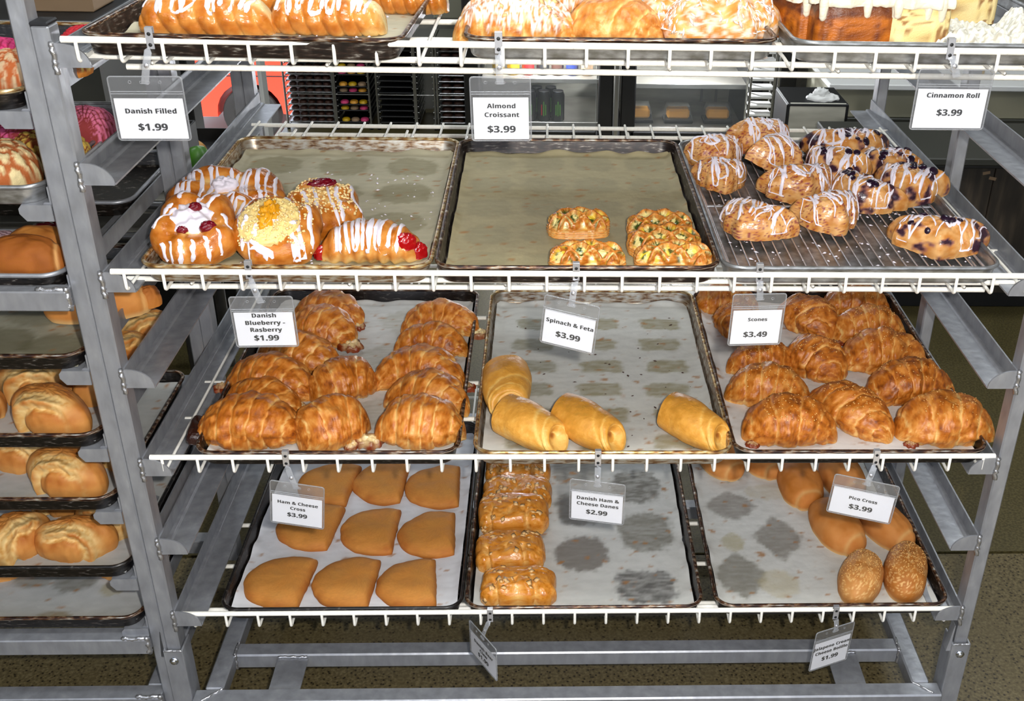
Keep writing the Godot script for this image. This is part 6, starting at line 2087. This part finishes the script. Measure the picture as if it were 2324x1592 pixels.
func concha(label: String, at: Vector3, yaw: float, L: float, H: float, sd: int, top: Color, line: Color, style: int, group := "", tilt := 0.0) -> void:
	var t := thing("shell_bun", label, "sweet bun", at, yaw, group)
	t.rotation.x = tilt
	var cell := FastNoiseLite.new()
	cell.noise_type = FastNoiseLite.TYPE_CELLULAR
	cell.cellular_return_type = FastNoiseLite.RETURN_DISTANCE2_SUB
	cell.frequency = 1.0
	cell.seed = sd
	var groove := func(a: float, b: float) -> float:     # 1 in the cuts between the sugar scales
		if style == 1:
			return 1.0 - sm(0.18, 0.40, cell.get_noise_2d(a * 2.9, b * 2.9) + 1.0)
		var r := Vector2(a + 0.9, b).length()
		var th := atan2(b, a + 0.9)
		var fan := absf(fposmod(th * 4.2 + 0.5, 1.0) - 0.5)
		var ring := absf(fposmod(r * 5.0 + 0.25 * sin(th * 8.0), 1.0) - 0.5)
		return maxf(1.0 - sm(0.05, 0.12, fan * r), 1.0 - sm(0.09, 0.19, ring))
	var s := dome({"L": L, "W": L * 0.96, "H": H, "nt": 52, "na": 120, "under": 112.0,
		"disp": func(a: float, b: float, yf: float) -> float:
			return -0.0022 * float(groove.call(a, b)) * sm(0.15, 0.3, yf) + 0.003 * fn.get_noise_3d(a * 1.3, b * 1.3, sd),
		"col": func(a: float, b: float, yf: float, p: Vector3) -> Color:
			var g: float = groove.call(a, b)
			var c := top.lerp(top * 0.8, clampf(0.4 + fn.get_noise_3d(p.x * 90.0, p.y * 90.0, p.z * 90.0), 0.0, 1.0))
			c.a = 1.0
			c = c.lerp(line, g * 0.92)
			return lin("#b8742f").lerp(c, sm(0.10, 0.24, yf + 0.05 * fm.get_noise_2d(a * 4.0, b * 4.0)))})
	obj("crust", s.mesh, M.crumbly, t)

func lrim(k: int) -> float:
	return LRIM[k] - 0.0312

func pastries_left() -> void:
	var pink := lin("#cf5a86")
	var hot := lin("#c23a6e")
	var yel := lin("#c9a84e")
	var cream := lin("#e2cf9c")
	var beige := lin("#c9ac88")
	var dkl := lin("#7a2a1e")
	var brl := lin("#a84f1c")
	var y := lrim(0)
	concha("hot pink shell bun at the top left, behind a whitish one", Vector3(-0.180, y, -0.185), 0.3, 0.105, 0.062, 3, hot, lin("#8a1c3c"), 0)
	concha("whitish cracked shell bun beside the left upright, top pan", Vector3(-0.128, y, -0.105), 0.8, 0.095, 0.066, 9, beige, brl, 1, "", 0.2)
	concha("beige shell bun with an orange side at the top left edge", Vector3(-0.215, y, -0.095), -0.6, 0.09, 0.064, 10, beige, brl, 1, "", 0.15)
	concha("yellow shell bun of the top pan, seen right of the uprights", Vector3(-0.100, y, -0.215), 0.1, 0.088, 0.050, 5, lin("#d9c070"), dkl, 1)
	concha("red shell bun of the top pan, seen under the wire shelf's end", Vector3(-0.105, y, -0.330), 0.1, 0.092, 0.052, 6, lin("#c0303a"), lin("#8a1c20"), 0)
	y = lrim(1)
	concha("pink shell bun with dark curved cuts, left of the uprights", Vector3(-0.205, y + 0.006, -0.235), 2.2, 0.112, 0.068, 13, pink, dkl, 0)
	concha("yellow shell bun at the left edge, under the pink one", Vector3(-0.250, y, -0.185), 0.6, 0.088, 0.056, 15, yel, dkl, 0)
	concha("yellow shell bun between the pink one and the uprights", Vector3(-0.160, y, -0.180), 0.4, 0.085, 0.056, 16, yel, dkl, 1)
	concha("large brown bun with cracked cream-coloured sugar shell", Vector3(-0.175, y, -0.090), 0.2, 0.118, 0.072, 17, cream, brl, 1, "", 0.15)
	concha("pink shell bun with fine curved cuts, right of the uprights", Vector3(-0.104, y + 0.010, -0.262), 1.9, 0.100, 0.066, 19, lin("#d0708e"), dkl, 0)
	concha("yellow grid-patterned bun, right of the uprights", Vector3(-0.110, y + 0.004, -0.175), 0.2, 0.080, 0.052, 23, yel, dkl, 0)
	y = lrim(2)
	var a := lin("#9c5a24")
	var b := lin("#864a1a")
	torpedo("long_roll", "matt brown long roll lying against the left rack's cross bar", "brown long rolls", Vector3(-0.150, y + 0.012, -0.050), -0.06, 0.128, 0.062, 0.062, 41, a, b, 2.6, false)
	torpedo("long_roll", "paler brown long roll behind the one at the cross bar", "brown long rolls", Vector3(-0.148, y + 0.006, -0.105), -0.04, 0.118, 0.060, 0.062, 43, lin("#b97a38"), lin("#9a5a24"), 2.4, false)
	torpedo("long_roll", "brown long roll cut by the photo's left edge", "brown long rolls", Vector3(-0.268, y + 0.010, -0.055), 0.05, 0.11, 0.062, 0.060, 45, a, b, 2.5, false)
	concha("small lilac striped bun behind the brown long rolls", Vector3(-0.228, y, -0.120), 1.3, 0.095, 0.048, 29, lin("#b79aa0"), lin("#6d4650"), 0)
	var t := thing("berry_pastry", "flat pastry with dark berry filling behind the brown long rolls", "pastry", Vector3(-0.160, y + 0.004, -0.185), 0.0)
	obj("crust", dome({"L": 0.12, "W": 0.07, "H": 0.03, "nt": 16, "na": 40, "col": func(_a, _b, yf, _p): return crust_colour(0.4)}).mesh, M.glazed, t)
	obj("berry_filling", dome({"L": 0.095, "W": 0.045, "H": 0.012, "nt": 12, "na": 36, "disp": func(c, d, _y): return 0.003 * fn.get_noise_2d(c * 4.0, d * 4.0)}).mesh, M.jam, t, Vector3(0, 0.024, 0))
	y = lrim(3)
	t = torpedo("long_roll", "long tan roll lying across the stained pan, its tapered end right of the uprights", "", Vector3(-0.122, y + 0.004, -0.205), 0.22, 0.180, 0.088, 0.060, 47, lin("#cf8a45"), lin("#bd7735"), 2.3, false)
	obj("knotted_tip", dome({"L": 0.042, "W": 0.040, "H": 0.036, "nt": 16, "na": 36, "disp": func(c, d, _y): return 0.003 * fn.get_noise_2d(c * 3.0, d * 3.0), "col": func(_a, _b, yf, _p): return lin("#c07a34").lerp(lin("#a8622a"), yf)}).mesh, M.soft, t, Vector3(0.085, 0.008, 0.0))
	y = lrim(4)
	bolillo("big split roll at the front of the upper crusty pan", Vector3(-0.186, y, -0.078), -0.42, 0.168, 0.092, 0.074, 3)
	bolillo("split roll lying behind the big one in the upper crusty pan", Vector3(-0.250, y, -0.180), -0.15, 0.158, 0.090, 0.068, 8)
	bolillo("split roll cut by the photo's left edge in the upper crusty pan", Vector3(-0.330, y, -0.080), 0.9, 0.13, 0.085, 0.066, 12)
	bolillo("pale split roll standing beside the uprights in the upper crusty pan", Vector3(-0.138, y, -0.190), 1.15, 0.130, 0.080, 0.066, 16, -1.0)
	bolillo("brown roll at the back of the upper crusty pan", Vector3(-0.230, y, -0.285), 0.1, 0.140, 0.080, 0.062, 20)
	bolillo("split roll seen between the uprights and the slanting rail", Vector3(-0.145, y, -0.290), 0.7, 0.13, 0.082, 0.066, 24)
	bolillo("split roll far back, right of the slanting rails", Vector3(-0.125, y, -0.390), 0.3, 0.13, 0.082, 0.066, 25)
	y = lrim(5)
	bolillo("plump split roll at the front of the middle crusty pan", Vector3(-0.186, y, -0.080), -0.38, 0.165, 0.094, 0.076, 28)
	bolillo("long pale-topped roll behind the plump one in the middle crusty pan", Vector3(-0.290, y, -0.155), -0.1, 0.175, 0.085, 0.066, 32, -1.0)
	bolillo("pale-topped roll by the uprights in the middle crusty pan", Vector3(-0.155, y, -0.165), -0.05, 0.145, 0.082, 0.066, 36, -1.0)
	y = lrim(6)
	bolillo("round-ended split roll with a white cross at the left of the lowest crusty pan", Vector3(-0.318, y, -0.088), 0.75, 0.135, 0.095, 0.072, 40)
	bolillo("pale heart-shaped split roll at the front of the lowest crusty pan", Vector3(-0.205, y, -0.086), 0.10, 0.150, 0.088, 0.070, 44, -1.0)
	bolillo("split roll by the uprights behind the heart-shaped one", Vector3(-0.165, y, -0.150), -0.15, 0.135, 0.084, 0.066, 48, -1.0)
	bolillo("brown roll at the back of the lowest crusty pan", Vector3(-0.285, y, -0.220), 0.0, 0.135, 0.080, 0.060, 52)
	y = lrim(7)
	bolillo("brown roll on the nearly bare lowest pan, beside the uprights", Vector3(-0.160, y, -0.175), 0.5, 0.115, 0.080, 0.060, 56, -1.0)
	bolillo("brown roll on the nearly bare lowest pan, at the photo's left edge", Vector3(-0.405, y, -0.165), 0.1, 0.12, 0.075, 0.058, 60)
